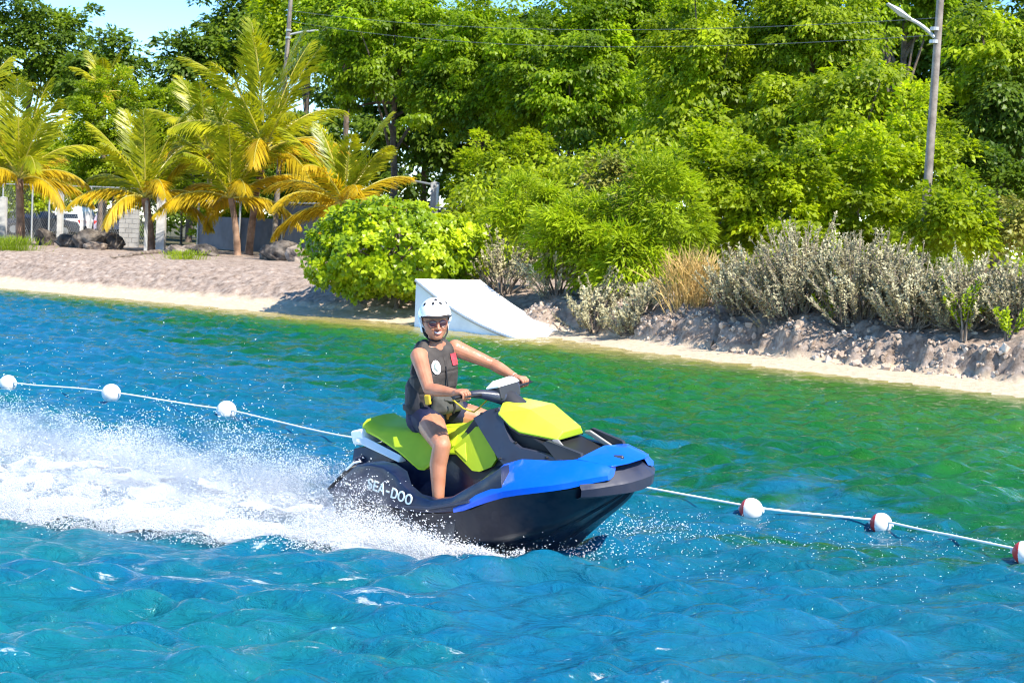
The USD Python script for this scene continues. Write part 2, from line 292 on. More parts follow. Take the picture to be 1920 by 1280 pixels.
G1 = leaf_mat('leaf_dark_green', [(0.084, 0.145, 0.014), (0.212, 0.301, 0.017), (0.448, 0.543, 0.027)], trans=.5, clump=.5)
G2 = leaf_mat('leaf_olive', [(0.111, 0.184, 0.008), (0.334, 0.465, 0.012), (0.687, 0.819, 0.020), (0.850, 0.850, 0.043)], trans=.55, clump=.7)
G3 = leaf_mat('leaf_bright', [(0.166, 0.233, 0.008), (0.424, 0.519, 0.012), (0.766, 0.814, 0.017), (0.850, 0.850, 0.029)], trans=.55, clump=.8)
G4 = leaf_mat('leaf_feathery', [(0.201, 0.279, 0.010), (0.428, 0.541, 0.012), (0.723, 0.768, 0.019)], trans=.4, clump=.9, spec=.2)
G5 = leaf_mat('leaf_lime', [(0.190, 0.290, 0.006), (0.449, 0.542, 0.011), (0.707, 0.756, 0.015), (0.843, 0.806, 0.032)], trans=.4, clump=1.2, rough=.35)
G6 = leaf_mat('leaf_silver', [(0.304, 0.267, 0.152), (0.583, 0.535, 0.331), (0.785, 0.718, 0.465), (0.837, 0.754, 0.474)], trans=.15, clump=1.5, spec=.2, rough=.6, ttint=(1, 1, .8))
G7 = leaf_mat('leaf_seed', [(0.150, 0.180, 0.030), (0.390, 0.345, 0.075), (0.570, 0.405, 0.120)], trans=.3, clump=1.0)
G8 = leaf_mat('leaf_yellow_green', [(0.171, 0.248, 0.008), (0.447, 0.528, 0.014), (0.774, 0.792, 0.026)], trans=.55, clump=.8)
STRAW = leaf_mat('straw', [(0.404, 0.273, 0.101), (0.648, 0.461, 0.188), (0.792, 0.605, 0.288)], trans=.25, spec=.2)
BARK = noisy('bark', (.07, .05, .04), (.20, .15, .115), 3.0, .85, .6, 14)
TWIG = noisy('twig', (.10, .075, .06), (.26, .21, .17), 4.0, .85)
PTRUNK = noisy('palm_trunk', (.12, .07, .045), (.33, .21, .14), 3.0, .8, .5, 16)
FG = leaf_mat('frond_green', [(0.215, 0.251, 0.009), (0.537, 0.501, 0.013), (0.850, 0.695, 0.033)], trans=.4, clump=.9, rough=.35)
FO = leaf_mat('frond_gold', [(.42, .32, .012), (.70, .49, .02), (.82, .54, .03)], trans=.45, clump=1.0, rough=.4, ttint=(1, .9, .4))
RACH = mat('frond_rib', (.42, .36, .06), .45)

def base_z(x, y): return float(land_z(np.array([x]), np.array([y]), False)[0])
def tree(name, label, cx, cy, rx, ry, Y, m, seed, cat='tree', n=1.0, L=.24, W=.12, group=None, cr=.62, trunk=True, droop=.55, depth=.8, tr=.16, front=.7, inner=.22, flat=.75, low=-.75):
    r = np.random.RandomState(seed); s = FPX / Y; c = at(cx, cy, Y); rad = np.array([rx / s, depth * (rx + ry) / 2 / s, ry / s])
    nleaf = 110; k = max(8, int(n * 1.9 * (rad[0] * rad[2]) / (.38 * cr) ** 2 / 3.2))
    gz = base_z(c[0], c[1]); t = Thing(name, label, cat, (c[0], c[1], gz), group)
    (v, f), cc = crown_leaves(r, c, rad, k, nleaf, cr, L, W, droop, front=front, inner=inner, flat=flat, low=low)
    low = v[f[:, 0]][:, 2] > gz + .05; f = f[low]
    t.add('crown', trimesh.Trimesh(v, f, process=False), m, smooth=False)
    if trunk: t.add('trunk', limbs(np.array([c[0], c[1], gz - .2]), c + [0, 0, -.1 * rad[2]], cc, r, tr), BARK, smooth=60)
    return len(f)
NT = 0
BACK = 'tall trees in the background wood'
for a in [
    ('broadleaf_tree', 'tall dark green tree filling the top left corner behind the leftmost palm', 55, 110, 125, 120, 96, G1, 11),
    ('broadleaf_tree', 'dark tree whose round crown touches the left edge of the gap of sky', 195, 145, 70, 88, 92, G1, 12),
    ('broadleaf_tree', 'dark tree whose crown bounds the gap of sky on its right', 362, 150, 68, 92, 92, G1, 13),
    ('broadleaf_tree', 'tall dark tree beside the left pole, rising behind the tallest palm', 478, 70, 95, 110, 95, G1, 14),
    ('broadleaf_tree', 'dark tree rising between the left pole and the olive canopy', 580, 60, 90, 110, 88, G3, 15),
    ('broadleaf_tree', 'deep shaded tree standing far behind the grey barrier post', 800, 220, 130, 170, 84, G1, 16),
    ('broadleaf_tree', 'deep shaded tree at the back of the wood, above the white ramp', 1010, 200, 150, 190, 82, G1, 17),
    ('broadleaf_tree', 'deep shaded tree at the back of the wood, left of the wide yellow tree', 1240, 150, 160, 200, 80, G1, 18),
    ('broadleaf_tree', 'deep shaded tree at the back of the wood, behind the wide yellow tree', 1470, 150, 160, 200, 76, G1, 19),
    ('broadleaf_tree', 'dark tree at the back of the wood, just left of the right pole', 1680, 140, 150, 200, 70, G1, 20),
    ('broadleaf_tree', 'dark tree at the back of the wood, beyond the right pole at the frame edge', 1880, 150, 150, 210, 66, G1, 21),
    ('broadleaf_tree', 'low dark tree behind the row of palms and the parked cars', 440, 300, 150, 90, 98, G1, 22),
    ('broadleaf_tree', 'low dark tree behind the white car with the rear window', 120, 320, 150, 80, 108, G3, 23)]:
    NT += tree(*a, L=.34, W=.18, cr=.85, tr=.22, n=1.7)
for a in [
    ('canopy_tree', 'olive green tree with drooping boughs above the barrier post', 745, 110, 150, 125, 66, G2, 31),
    ('canopy_tree', 'olive tree with hanging sprays over the dark hollow in the wood', 905, 165, 120, 140, 63, G2, 32),
    ('canopy_tree', 'olive tree just right of the dark hollow, above the brown seeding bush', 1075, 170, 140, 160, 60, G2, 33),
    ('canopy_tree', 'yellowish olive tree at the top of the wood between the two poles', 1190, 60, 130, 120, 62, G2, 34),
    ('canopy_tree', 'bright tall tree left of the dark cleft in the middle of the wood', 1320, 160, 100, 170, 54, G3, 35),
    ('canopy_tree', 'wide yellow green tree lit at the top, left of the right pole', 1525, 90, 135, 125, 53, G8, 36),
    ('canopy_tree', 'olive tree hanging in the upper left of the wood, right of the left pole', 655, 60, 90, 100, 72, G2, 37),
    ('canopy_tree', 'olive tree at the top edge behind the lamp arm of the right pole', 1700, 20, 90, 70, 58, G2, 38),
    ('canopy_tree', 'bright tree with a level top in the upper right corner', 1870, 130, 95, 80, 47, G3, 39),
    ('canopy_tree', 'green tree at the right frame edge above the red brown bush', 1880, 260, 85, 110, 46, G1, 40),
    ('canopy_tree', 'bright green tree bulging out left of the right pole', 1610, 250, 115, 140, 47, G3, 41),
    ('canopy_tree', 'yellow green tree leaning out over the dark cleft in the wood', 1480, 260, 90, 110, 49, G8, 42)]:
    NT += tree(*a, L=.21, W=.11, cr=.55, tr=.17, droop=.9, n=2.0)
for a in [
    ('bush', 'pale yellow green bush against the dark hollow, right of the barrier post', 905, 335, 48, 75, 56, G8, 51),
    ('bush', 'small yellow green bush below the olive tree, right of the pale one', 985, 310, 55, 60, 57, G8, 52),
    ('bush', 'brown seeding bush among the bright feathery shrubs', 1150, 350, 60, 48, 46, G7, 53),
    ('bush', 'broad bright green bush at the foot of the dark cleft', 1350, 340, 115, 100, 41, G3, 54),
    ('bush', 'bright bush above the left end of the grey shrubs', 1470, 370, 100, 85, 40, G3, 55),
    ('bush', 'lush light green bush left of the foot of the right pole', 1600, 350, 105, 105, 41, G3, 56),
    ('bush', 'light green bush growing around the foot of the right pole', 1715, 330, 100, 120, 42, G3, 57),
    ('bush', 'spreading yellow green bush right of the pole, touching the grey shrubs', 1775, 410, 85, 60, 38, G8, 58),
    ('bush', 'dark green bush at the right frame edge under the tree', 1875, 350, 75, 70, 42, G1, 59),
    ('bush', 'red brown withered bush at the right frame edge behind the grey shrubs', 1910, 420, 28, 50, 38, G7, 60),
    ('bush', 'yellow green tree like bush behind the two leftmost palms', 215, 240, 95, 85, 82, G8, 61),
    ('bush', 'yellow green tree like bush between the middle palms', 345, 255, 85, 90, 80, G8, 62),
    ('bush', 'green bush behind the twin palm trunks', 430, 385, 80, 45, 78, G3, 63),
    ('bush', 'dark green bush right of the grey pole behind the palms', 570, 330, 70, 65, 74, G1, 64),
    ('bush', 'green bush behind the fence at the left frame edge', 40, 330, 90, 50, 80, G3, 65)]:
    a = (*a[:3], a[3] + .22 * a[5], a[4], a[5] * 1.25, *a[6:]); NT += tree(*a, L=.17, W=.095, cr=.42, tr=.07, droop=.35, cat='bush', n=1.6, low=-1, trunk=a[6] > 60)
for a in [
    ('feathery_shrub', 'bright feathery shrub right behind the grey twigs beside the lime bush', 1000, 400, 70, 55, 40, G4, 71),
    ('feathery_shrub', 'bright feathery shrub low in the middle, above the rock bank', 1090, 450, 90, 75, 37, G4, 72),
    ('feathery_shrub', 'tall feathery shrub with golden stems left of the straw grass', 1235, 415, 80, 100, 36.5, G4, 73),
    ('feathery_shrub', 'dark feathery shrub hanging low over the rocks', 1170, 480, 60, 55, 35.5, G4, 74)]:
    a = (*a[:3], a[3] + 4, a[4], a[5] * 1.12, a[6] + 1.6, *a[7:]); NT += tree(*a, low=-1, L=.23, W=.042, cr=.36, tr=.05, droop=.35, cat='shrub', n=2.0)

# the wood behind: one mass of leaves from the ground up, beyond the trees one can tell apart
def wood(label, x0, x1, top, Y0, Y1, n, seed, m, L, name='wood'):
    r = np.random.RandomState(seed); k = n // 90
    px = r.uniform(x0, x1, k); Y = r.uniform(Y0, Y1, k); yt = np.interp(px, [q[0] for q in top], [q[1] for q in top])
    cc = np.array([at(a, b, c) for a, b, c in zip(px, yt, Y)]); g = land_z(cc[:, 0], cc[:, 1], False); cc[:, 2] = g + (cc[:, 2] - g) * r.uniform(0, 1, k) ** .85
    e = ball(r, k * 90); e[:, 2] = np.where(e[:, 2] < -.35, -e[:, 2], e[:, 2]); ci = np.repeat(np.arange(k), 90)
    p = cc[ci] + e * r.uniform(.5, 1.0, (len(e), 1)) * [.95, .95, .7] * r.uniform(.7, 1.2, k)[ci][:, None]
    s_ = r.uniform(.65, 1.3, len(e))
    single(name, trimesh.Trimesh(*blades(p, e * [1, 1, .4] + [0, 0, -.6] + r.normal(size=e.shape) * .35, e * .6 + [0, -.2, .6] + r.normal(size=e.shape) * .45, L * s_, L * .5 * s_), process=False), m, label, 'wood', kind='stuff', smooth=False)
wood('dense dark wood closing the view behind the trees, right of the left pole', 560, 2060, [(560, 150), (700, 60), (2060, 40)], 84, 96, 60000, 301, G1, .38)
wood('low green wood along the far side of the car park', -140, 640, [(-140, 230), (250, 300), (300, 300), (640, 200)], 108, 118, 26000, 302, G1, .40)
wood('green undergrowth filling the ground under the trees, right of the barrier post', 860, 2000, [(860, 350), (1100, 300), (1400, 240), (2000, 250)], 46, 62, 42000, 303, G3, .22, 'undergrowth')

# sprays of upright sprigs with small grey leaves
def sprig_shrub(name, label, px, py_base, w, h, Y, seed, nsp=170, m=G6, group=None, L=.085, lean=.55, dense=46, cat='shrub'):
    r = np.random.RandomState(seed); s = FPX / Y; c = at(px, py_base, Y); gz = base_z(c[0], c[1]); hw, hh = w / s / 2, h / s
    t = Thing(name, label, cat, (c[0], c[1], gz), group); lv, st = [], []
    for i in range(nsp):
        a = r.uniform(0, 6.28); ro = math.sqrt(r.rand()); bx, by = c[0] + math.cos(a) * ro * hw * .75, c[1] + math.sin(a) * ro * hw * .55
        z0 = base_z(bx, by) + hh * r.uniform(.05, .62) * (1 - .35 * ro); ln = hh * r.uniform(.30, .52)
        d = unit(np.array([math.cos(a) * lean * (.3 + ro) + r.normal() * .28, math.sin(a) * lean * (.3 + ro) + r.normal() * .28, 1.0 - .45 * ro * r.rand()]))
        b = np.array([bx, by, z0]); u = np.linspace(0, 1, 5)[:, None]; curve = b + d * ln * u + np.array([0, 0, .12 * ln]) * u * u
        st.append(tube(curve, np.linspace(.013, .006, 5), 3, False))
        if i % 4 == 0: st.append(tube(np.array([[c[0] + (bx - c[0]) * .4, c[1] + (by - c[1]) * .4, gz - .05], [(bx + c[0]) / 2, (by + c[1]) / 2, (z0 + gz) / 2 - .05], b]), [.03, .022, .013], 4, False))
        k = dense; uu = r.uniform(.05, 1.02, k)[:, None]; p = b + d * ln * uu + np.array([0, 0, .12 * ln]) * uu * uu
        o = ball(r, k); o -= (o @ d)[:, None] * d; o = unit(o)
        lv.append(blades(p, o * .75 + d * .8 + r.normal(size=o.shape) * .2, d - o * .5 + r.normal(size=o.shape) * .2, L * r.uniform(.6, 1.2, k), L * .42, .5))
    t.add('foliage', join(lv), m, smooth=False); t.add('stem', cat_(st), TWIG, smooth=False)
GS = 'grey shrubs along the top of the bank'
for a in [
    ('grey_shrub', 'grey leaved shrub in the left of the hedge, beside the straw grass', 1400, 560, 150, 130, 33.0, 81, 170),
    ('grey_shrub', 'tallest spiky grey shrub, its tips before the bright green bush', 1500, 570, 190, 185, 32.0, 82, 260),
    ('grey_shrub', 'wide grey shrub below the foot of the right pole', 1620, 578, 180, 175, 31.0, 83, 250),
    ('grey_shrub', 'darker grey shrub right of the pole, with shadow at its foot', 1715, 590, 150, 140, 30.0, 84, 190),
    ('grey_shrub', 'grey shrub with lime shoots growing through it', 1815, 598, 170, 145, 29.3, 85, 210),
    ('grey_shrub', 'grey shrub cut by the right edge of the picture', 1915, 606, 130, 135, 28.6, 86, 160)]:
    sprig_shrub(*a)
for a in [
    ('grey_twig_shrub', 'thin grey shrub with twisted pale branches right of the lime bush', 945, 530, 120, 140, 41.0, 87, 85),
    ('grey_twig_shrub', 'sparse grey shrub with crooked branches just above the white ramp', 1045, 540, 110, 115, 39.0, 88, 65),
    ('grey_twig_shrub', 'crooked grey shrub at the bank edge midway between the ramp and the straw grass', 1115, 548, 120, 100, 36.2, 94, 70),
    ('grey_twig_shrub', 'small pale shrub low between the feathery shrubs', 1200, 545, 120, 85, 35.0, 89, 75)]:
    sprig_shrub(*a, lean=.95, dense=38, L=.10)
for a in [('green_shoot', 'small bright lime shoot low in the tallest grey shrub', 1556, 575, 34, 95, 31.2, 90, 9), ('green_shoot', 'lime shoots at the right in front of the grey shrubs', 1812, 575, 46, 120, 28.6, 91, 14), ('green_shoot', 'lowest lime shoot near the right edge of the picture', 1892, 600, 34, 95, 28.0, 92, 9)]:
    sprig_shrub(*a, m=G5, dense=40, L=.10, cat='plant')

def grass(name, label, px, py, w, h, Y, n, seed, m=STRAW, cat='grass', W=.014):
    r = np.random.RandomState(seed); s = FPX / Y; c = at(px, py, Y); hw, hh = w / s / 2, h / s
    p = np.stack([c[0] + r.normal(size=n) * hw * .5, c[1] + r.normal(size=n) * hw * .4, np.zeros(n)], 1); p[:, 2] = land_z(p[:, 0], p[:, 1], False) - .05
    d = np.stack([(p[:, 0] - c[0]) / hw * .35 + r.normal(size=n) * .18, r.normal(size=n) * .22, np.ones(n)], 1); l = hh * r.uniform(.45, 1.1, n)
    a = blades(p, d, ball(r, n) * [1, 1, .1] + [0, -.6, 0], l * .62, W, .5); q = p + unit(d) * (l * .58)[:, None]
    d2 = d + np.stack([r.normal(size=n) * .3, r.normal(size=n) * .3, -.25 * np.ones(n)], 1)
    b = blades(q, d2, ball(r, n) * [1, 1, .1] + [0, -.6, 0], l * .48, W * 1.6, .4)
    single(name, join([a, b]), m, label, cat, smooth=False)
grass('straw_grass', 'tall golden straw grass tuft at the left end of the grey hedge', 1300, 562, 80, 115, 34.2, 560, 95)
grass('straw_grass', 'low yellow green grass at the left edge of the bank under the first palm', 20, 492, 90, 32, 57, 700, 96, G8)
grass('straw_grass', 'small green grass patch on the bank below the rocks between the palms', 345, 500, 70, 22, 53, 400, 97, G8)

# big lime bush with rosettes of broad leaves
def lime_bush():
    r = np.random.RandomState(7); Y = 41.3; s = FPX / Y; c = at(748, 474, Y); gz = base_z(c[0], c[1])
    t = Thing('lime_bush', 'big rounded lime green bush with broad leaves behind the white ramp', 'bush', (c[0], c[1], gz))
    d = ball(r, 6000); d = d[(d[:, 2] > -.93)][:2100]
    rad = np.array([158 / s, 150 / s, 88 / s]); k = len(d)
    lump = 1 + .34 * (meshkit.fbm(d * 2.4 + 3, 3, 8) - .5) * 2
    rr = lump * np.where(r.rand(k) < .25, r.uniform(.7, .9, k), r.uniform(.9, 1.03, k))
    p0 = c + np.sign(d) * np.abs(d) ** .9 * rad * rr[:, None]
    m = 10; ci = np.repeat(np.arange(k), m); dd = unit(d + r.normal(size=d.shape) * .35 + [0, -.1, .35])
    o = ball(r, k * m); o -= (o * dd[ci]).sum(1)[:, None] * dd[ci]; o = unit(o); e = r.uniform(.2, 1.0, (k * m, 1))
    ax = o + dd[ci] * e; nr = dd[ci] - o * .5 * e
    L = r.uniform(.13, .20, k * m)
    t.add('foliage', trimesh.Trimesh(*blades(p0[ci] + o * .015, ax, nr, L, L * .55, .66, .12), process=False), G5, smooth=False)
    b = np.array([c[0], c[1], gz - .1]); t.add('stem', limbs(b, c, p0, r, .07, 40), TWIG, smooth=60)
lime_bush()

# coconut palms: every frond is a part
def frond(r, o, az, el, L, droop, hang=.5, w=.5):
    n = 15; d = np.array([math.cos(az) * math.cos(el), math.sin(az) * math.cos(el), math.sin(el)]); p = [o]; 
    for i in range(n):
        d = unit(d + np.array([0, 0, -droop * (.5 + 1.3 * i / n) / n])); p.append(p[-1] + d * L / n)
    p = np.array(p); tng = unit(np.gradient(p, axis=0)); u = np.linspace(.10, 1, 74); idx = u * n
    q = np.stack([np.interp(idx, np.arange(n + 1), p[:, k]) for k in range(3)], 1); tt = unit(np.stack([np.interp(idx, np.arange(n + 1), tng[:, k]) for k in range(3)], 1))
    side = unit(np.cross(tt, [0, 0, 1.0]) + 1e-6); upv = np.cross(side, tt); out = []
    ln = L * .28 * np.sin(np.pi * (u * .82 + .16)) ** .6 + .06
    for s in (-1, 1):
        ax = side * s * w + tt * .75 + np.array([0, 0, -hang]) * r.uniform(.5, 1.3, (len(q), 1)) + upv * .12 + r.normal(size=q.shape) * .07
        out.append(blades(q, ax, upv + side * s * .5, ln * r.uniform(.8, 1.1, len(q)), .066, .35, .1))
    return join(out), tube(p, np.linspace(.035, .008, n + 1), 5)
def palm(label, base, top, Y, L, nf, seed, gold=.45, r0=.16, elmax=1.35, boots=True, lean=None):
    r = np.random.RandomState(seed); b = at(*base, Y); t_ = at(*top, Y); gz = base_z(b[0], b[1]); b[2] = gz
    t = Thing('palm_tree', label, 'palm', tuple(b), 'young coconut palms on the bank' if False else None)
    u = np.linspace(0, 1, 14)[:, None]; mid = (b + t_) / 2 + np.array([(b[0] - t_[0]) * .3, 0, 0])
    cur = (1 - u) ** 2 * (b - [0, 0, .2]) + 2 * u * (1 - u) * mid + u * u * t_
    rr = r0 * (1 - .35 * u[:, 0]) * (1 + .06 * np.sin(np.arange(14) * 2.2)); rr[0] *= 1.35; rr[-3:] *= 1.12
    t.add('trunk', tube(cur, rr, 10), PTRUNK, smooth=50)
    for i in range(nf):
        f = (i + .5) / nf; az = i * 2.39996 + r.uniform(-.2, .2); el = elmax - (elmax - .12) * f ** 1.1 + r.uniform(-.1, .1)
        lv, rc = frond(r, t_ + [0, 0, .12 * (1 - f)], az, el, L * r.uniform(.88, 1.08) * (1 - .12 * f), .62 + .72 * f + r.uniform(-.2, .3), .25 + .55 * f)
        g = f > 1 - gold
        p = t.add('frond', lv, FO if g else FG, smooth=False); t.add('rib', rc, RACH, parent=p, smooth=60)
palm('short palm with a thick brown trunk nearest the left edge', (38, 462), (36, 335), 64, 4.0, 19, 201, .42, .2)
palm('low bushy palm standing beside the tall white fence post', (283, 468), (272, 372), 62, 3.7, 17, 202, .4, .2)
palm('left of the twin trunked palms, with golden fronds arching left', (446, 470), (433, 372), 61, 3.6, 15, 203, .5, .15)
palm('tallest palm with upright green fronds in front of the left pole', (466, 470), (497, 285), 62, 4.7, 19, 204, .3, .16, 1.45)
palm('golden palm rising just behind the lime bush', (648, 455), (645, 388), 56, 3.3, 18, 205, .6, .17, 1.3)
palm('slim palm top far back under the gap of sky', (196, 440), (194, 175), 86, 2.6, 11, 206, .1, .12)
palm('half hidden palm between the low bushy palm and the tallest one', (398, 455), (388, 285), 74, 3.9, 14, 207, .2, .14)
palm('palm cut by the left edge with one frond reaching in', (-62, 462), (-66, 255), 66, 4.4, 15, 208, .35, .17)

# ------------------------------------------------------------------ the jet ski (own axes: x ahead, y to port, z up)
def rotm(yaw, pit, rol):
    cy, sy, cp, sp, cr, sr = math.cos(yaw), math.sin(yaw), math.cos(pit), math.sin(pit), math.cos(rol), math.sin(rol)
    return np.array([[cy, -sy, 0], [sy, cy, 0], [0, 0, 1]]) @ np.array([[cp, 0, -sp], [0, 1, 0], [sp, 0, cp]]) @ np.array([[1, 0, 0], [0, cr, -sr], [0, sr, cr]])
SKI = np.eye(4); SKI[:3, :3] = rotm(*np.radians([-40, 7, 6])); SKI[:3, 3] = (-.048, 11.779, .066)
def loft(rings, cap=True):
    a = np.asarray(rings, float); n, k, _ = a.shape; v = a.reshape(-1, 3)
    i, j = np.meshgrid(np.arange(n - 1), np.arange(k), indexing='ij'); j2 = (j + 1) % k
    q = np.stack([i * k + j, i * k + j2, (i + 1) * k + j2, (i + 1) * k + j], -1).reshape(-1, 4); f = np.vstack([q[:, [0, 1, 2]], q[:, [0, 2, 3]]])
    if cap:
        v = np.vstack([v, a[0].mean(0), a[-1].mean(0)]); m = np.arange(k); m2 = (m + 1) % k
        f = np.vstack([f, np.stack([np.full(k, n * k), m2, m], 1), np.stack([np.full(k, n * k + 1), (n - 1) * k + m, (n - 1) * k + m2], 1)])
    t = trimesh.Trimesh(v, f, process=False)
    if t.volume < 0: t.invert()
    return t
def mirror(m):
    v = np.array(m.vertices) * [1, -1, 1]; return trimesh.Trimesh(v, np.array(m.faces)[:, ::-1], process=False)
def tri(mf):
    m = mf.to_mesh(); return trimesh.Trimesh(m.vert_properties[:, :3], m.tri_verts, process=False)
def hull_pts(pts, r=.008):
    """A rounded convex solid: the hull of small balls at the points."""
    return tri(m3.Manifold.batch_hull([m3.Manifold.sphere(r, 12).translate(tuple(map(float, p))) for p in pts]))
def chain(pts, n=16):
    """A solid of hulls between balls (x, y, z, r) one after the other."""
    out = [m3.Manifold.batch_hull([m3.Manifold.sphere(float(a[3]), n).translate(tuple(map(float, a[:3]))), m3.Manifold.sphere(float(b[3]), n).translate(tuple(map(float, b[:3])))]) for a, b in zip(pts[:-1], pts[1:])]
    return m3.Manifold.batch_boolean(out, m3.OpType.Add)
def plate(poly, yout, th):
    """A plate standing along the craft: poly of (x, z), outer face at y = yout(x, z), th thick inwards."""
    from shapely.geometry import Polygon
    m = trimesh.creation.extrude_polygon(Polygon(poly), 1.0, engine='earcut'); v = np.array(m.vertices); y = np.array([yout(a, b) for a, b in v[:, :2]])
    return trimesh.Trimesh(np.stack([v[:, 0], y + np.sign(-y) * th * v[:, 2], v[:, 1]], 1), m.faces, process=False)
def wet(name, color, rough, coat=.6, bump=.25):
    return usdkit.material(stage, f'/World/Looks/{name}', {'t': ('texture_coordinate', {}), 'n': ('voronoi_texture', {'scale': 95.0}), 'n2': ('noise_texture', {'scale': 7.0, 'detail': 4}),
        'mr': ('map_range', {'from_min': .28, 'from_max': .05, 'clamp': True}), 'b': ('bump', {'strength': bump, 'distance': .004}), 'rr': ('map_range', {'from_min': .3, 'from_max': .7, 'to_min': rough * .6, 'to_max': rough * 1.5, 'clamp': True}),
        'p': ('principled_bsdf', {'base_color': color, 'coat_weight': coat, 'coat_roughness': .06})},
        [('t.object', 'n.vector'), ('t.object', 'n2.vector'), ('n.distance', 'mr.value'), ('mr.result', 'b.height'), ('b.normal', 'p.normal'), ('n2.fac', 'rr.value'), ('rr.result', 'p.roughness')], surface='p.BSDF')
HULLM = wet('hull_black', (.003, .005, .012), .3, .15); NAVY = wet('navy_plastic', (.006, .012, .038), .35, .25); BLUEM = wet('blue_plastic', (.001, .105, .68), .28, .7, .12)
BUMP = wet('bumper_grey', (.028, .031, .052), .5, .1); COWL = wet('cowl_grey', (.026, .031, .052), .42, .2); BLACK = mat('black_plastic', (.012, .012, .014), .5); DGREY = mat('dark_grey_plastic', (.03, .03, .034), .5)
LIME = wet('lime_plastic', (.50, .66, .03), .35, .35, .1); LIMESEAT = noisy('lime_seat', (.40, .54, .012), (.47, .60, .02), 5.0, .55, .2, 60, dist=.004); LIMEDECAL = mat('lime_decal', (.75, .85, .06), .4)
WHITE = mat('white_plastic', (.80, .80, .79), .35); DECALW = mat('white_decal', (.82, .82, .72), .4); RUBBER = noisy('traction_mat', (.02, .022, .028), (.045, .05, .06), 20, .8); GREYM = mat('grey_plastic', (.28, .27, .25), .5)
ski = Thing('jet_ski', 'blue and lime green jet ski planing over the lake with its bow raised', 'jet ski', matrix=SKI)
X = np.array([-1.17, -.7, -.2, .2, .6, .85, 1.02, 1.15, 1.26, 1.33])
KZ = np.array([-.15, -.18, -.19, -.205, -.165, -.01, .105, .19, .275, .37]); CY = np.array([.50, .53, .54, .53, .46, .36, .26, .17, .09, .04]); CZ = np.array([-.02, -.02, -.02, 0, .06, .13, .20, .26, .32, .39])
GY = np.array([.52, .55, .57, .575, .565, .53, .47, .37, .24, .12]); GZ = np.array([.36, .30, .24, .265, .375, .405, .405, .405, .41, .42])
xs = np.concatenate([np.linspace(-1.17, .85, 22), np.linspace(.9, 1.33, 14)]); I = lambda q: np.interp(xs, X, q)
from scipy.interpolate import PchipInterpolator as PC
I = lambda q: PC(X, q)(xs)
rings = []
for x, kz, cy, cz, gy, gz in zip(xs, I(KZ), I(CY), I(CZ), I(GY), I(GZ)):
    h = [(0.0, kz), (.30 * cy, kz + .30 * (cz - kz) - .008), (.33 * cy, kz + .33 * (cz - kz) + .012), (.68 * cy, kz + .66 * (cz - kz) + .005), (.71 * cy, kz + .69 * (cz - kz) + .02), (cy, cz), (cy + .2 * (gy - cy), cz + .16 * (gz - cz)), (cy + .75 * (gy - cy), cz + .72 * (gz - cz)), (gy, gz)]
    ring = [(x, -a, b) for a, b in h[::-1]] + [(x, a, b) for a, b in h[1:]] + [(x, 0, gz + .01)]
    rings.append(ring)
ski.add('hull', loft(rings), HULLM, smooth=28)
# rear side panels with the lettering
PX = np.array([-1.18, -1.02, -.86, -.70, -.56, -.45, -.36, -.26, -.1, .1, .25, .42, .60]); PT = np.array([.415, .50, .585, .595, .575, .52, .43, .365, .335, .365, .43, .50, .585]); PB = np.interp(PX, X, GZ) + .004; PY = np.interp(PX, X, GY) + .012
rr = []
for x, tz, bz, y in zip(PX, PT, PB, PY):
    i = .10 if x > -.45 else .16
    rr.append([(x, -y, bz), (x, -y - .004, bz + .45 * (tz - bz)), (x, -y + .02, tz - .012), (x, -y + .035, tz), (x, -y + i, tz), (x, -y + i, bz)])
side = loft(rr); p1 = ski.add('side_panel', side, NAVY, smooth=35); p2 = ski.add('side_panel', mirror(side), NAVY, smooth=35)
tm = meshkit.text_mesh('SEA-DOO', .078, .006, True)
v = np.array(tm.vertices); w_ = np.ptp(v[:, 0]); v[:, 0] = (v[:, 0] - v[:, 0].min()) / w_ * .47 + .18 * v[:, 1]
ex = np.array([.47, 0, -.128]); ex /= np.linalg.norm(ex); ez = np.array([.26, 0, .96])
P = np.array([-.74, 0, .425]) + v[:, :1] * ex + v[:, 1:2] * ez; P[:, 1] = -(np.interp(P[:, 0], PX, PY) + .002 + v[:, 2])
ski.add('lettering', trimesh.Trimesh(P, tm.faces, process=False), DECALW, parent=p1, smooth=False)
ski.add('small_label', box((.06, .006, .012), (-.95, -.553, .445), (0, .28, 0)), DECALW, parent=p1)
rail = [(-.35, -.595, .29), (-.1, -.60, .285), (.12, -.60, .315), (.3, -.597, .345)]
for s in (1, -1): ski.add('rub_rail', tube(np.array(rail) * [1, s, 1], .012, 8), COWL, smooth=60)
# blue bow deck, both sides meeting ahead of the well
BX = [.13, .24, .36, .50, .62, .74, .86, .98, 1.08, 1.15, 1.22, 1.29]
LY = [.590, .594, .597, .596, .588, .575, .550, .510, .450, .40, .345, .27]; LZ = [.258, .278, .312, .348, .375, .390, .400, .408, .415, .425, .435, .44]
MY = [.588, .590, .590, .582, .570, .552, .520, .475, .42, .37, .31, .235]; MZ = [.29, .325, .385, .435, .462, .475, .484, .488, .495, .50, .505, .505]
IY = [.565, .550, .50, .41, .36, .345, .33, .315, .28, .25, .22, .18]; IZ = [.30, .350, .455, .575, .60, .595, .585, .585, .588, .575, .555, .535]
rr = [[(x, -a, b), (x, -a - .003, b + .5 * (d - b)), (x, -c, d), (x, -(c + e) / 2 - .004, (d + f) / 2 + .012), (x, -e, f), (x, -e + .01, f - .03), (x, -c + .03, d - .05), (x, -a + .02, b)] for x, a, b, c, d, e, f in zip(BX, LY, LZ, MY, MZ, IY, IZ)]
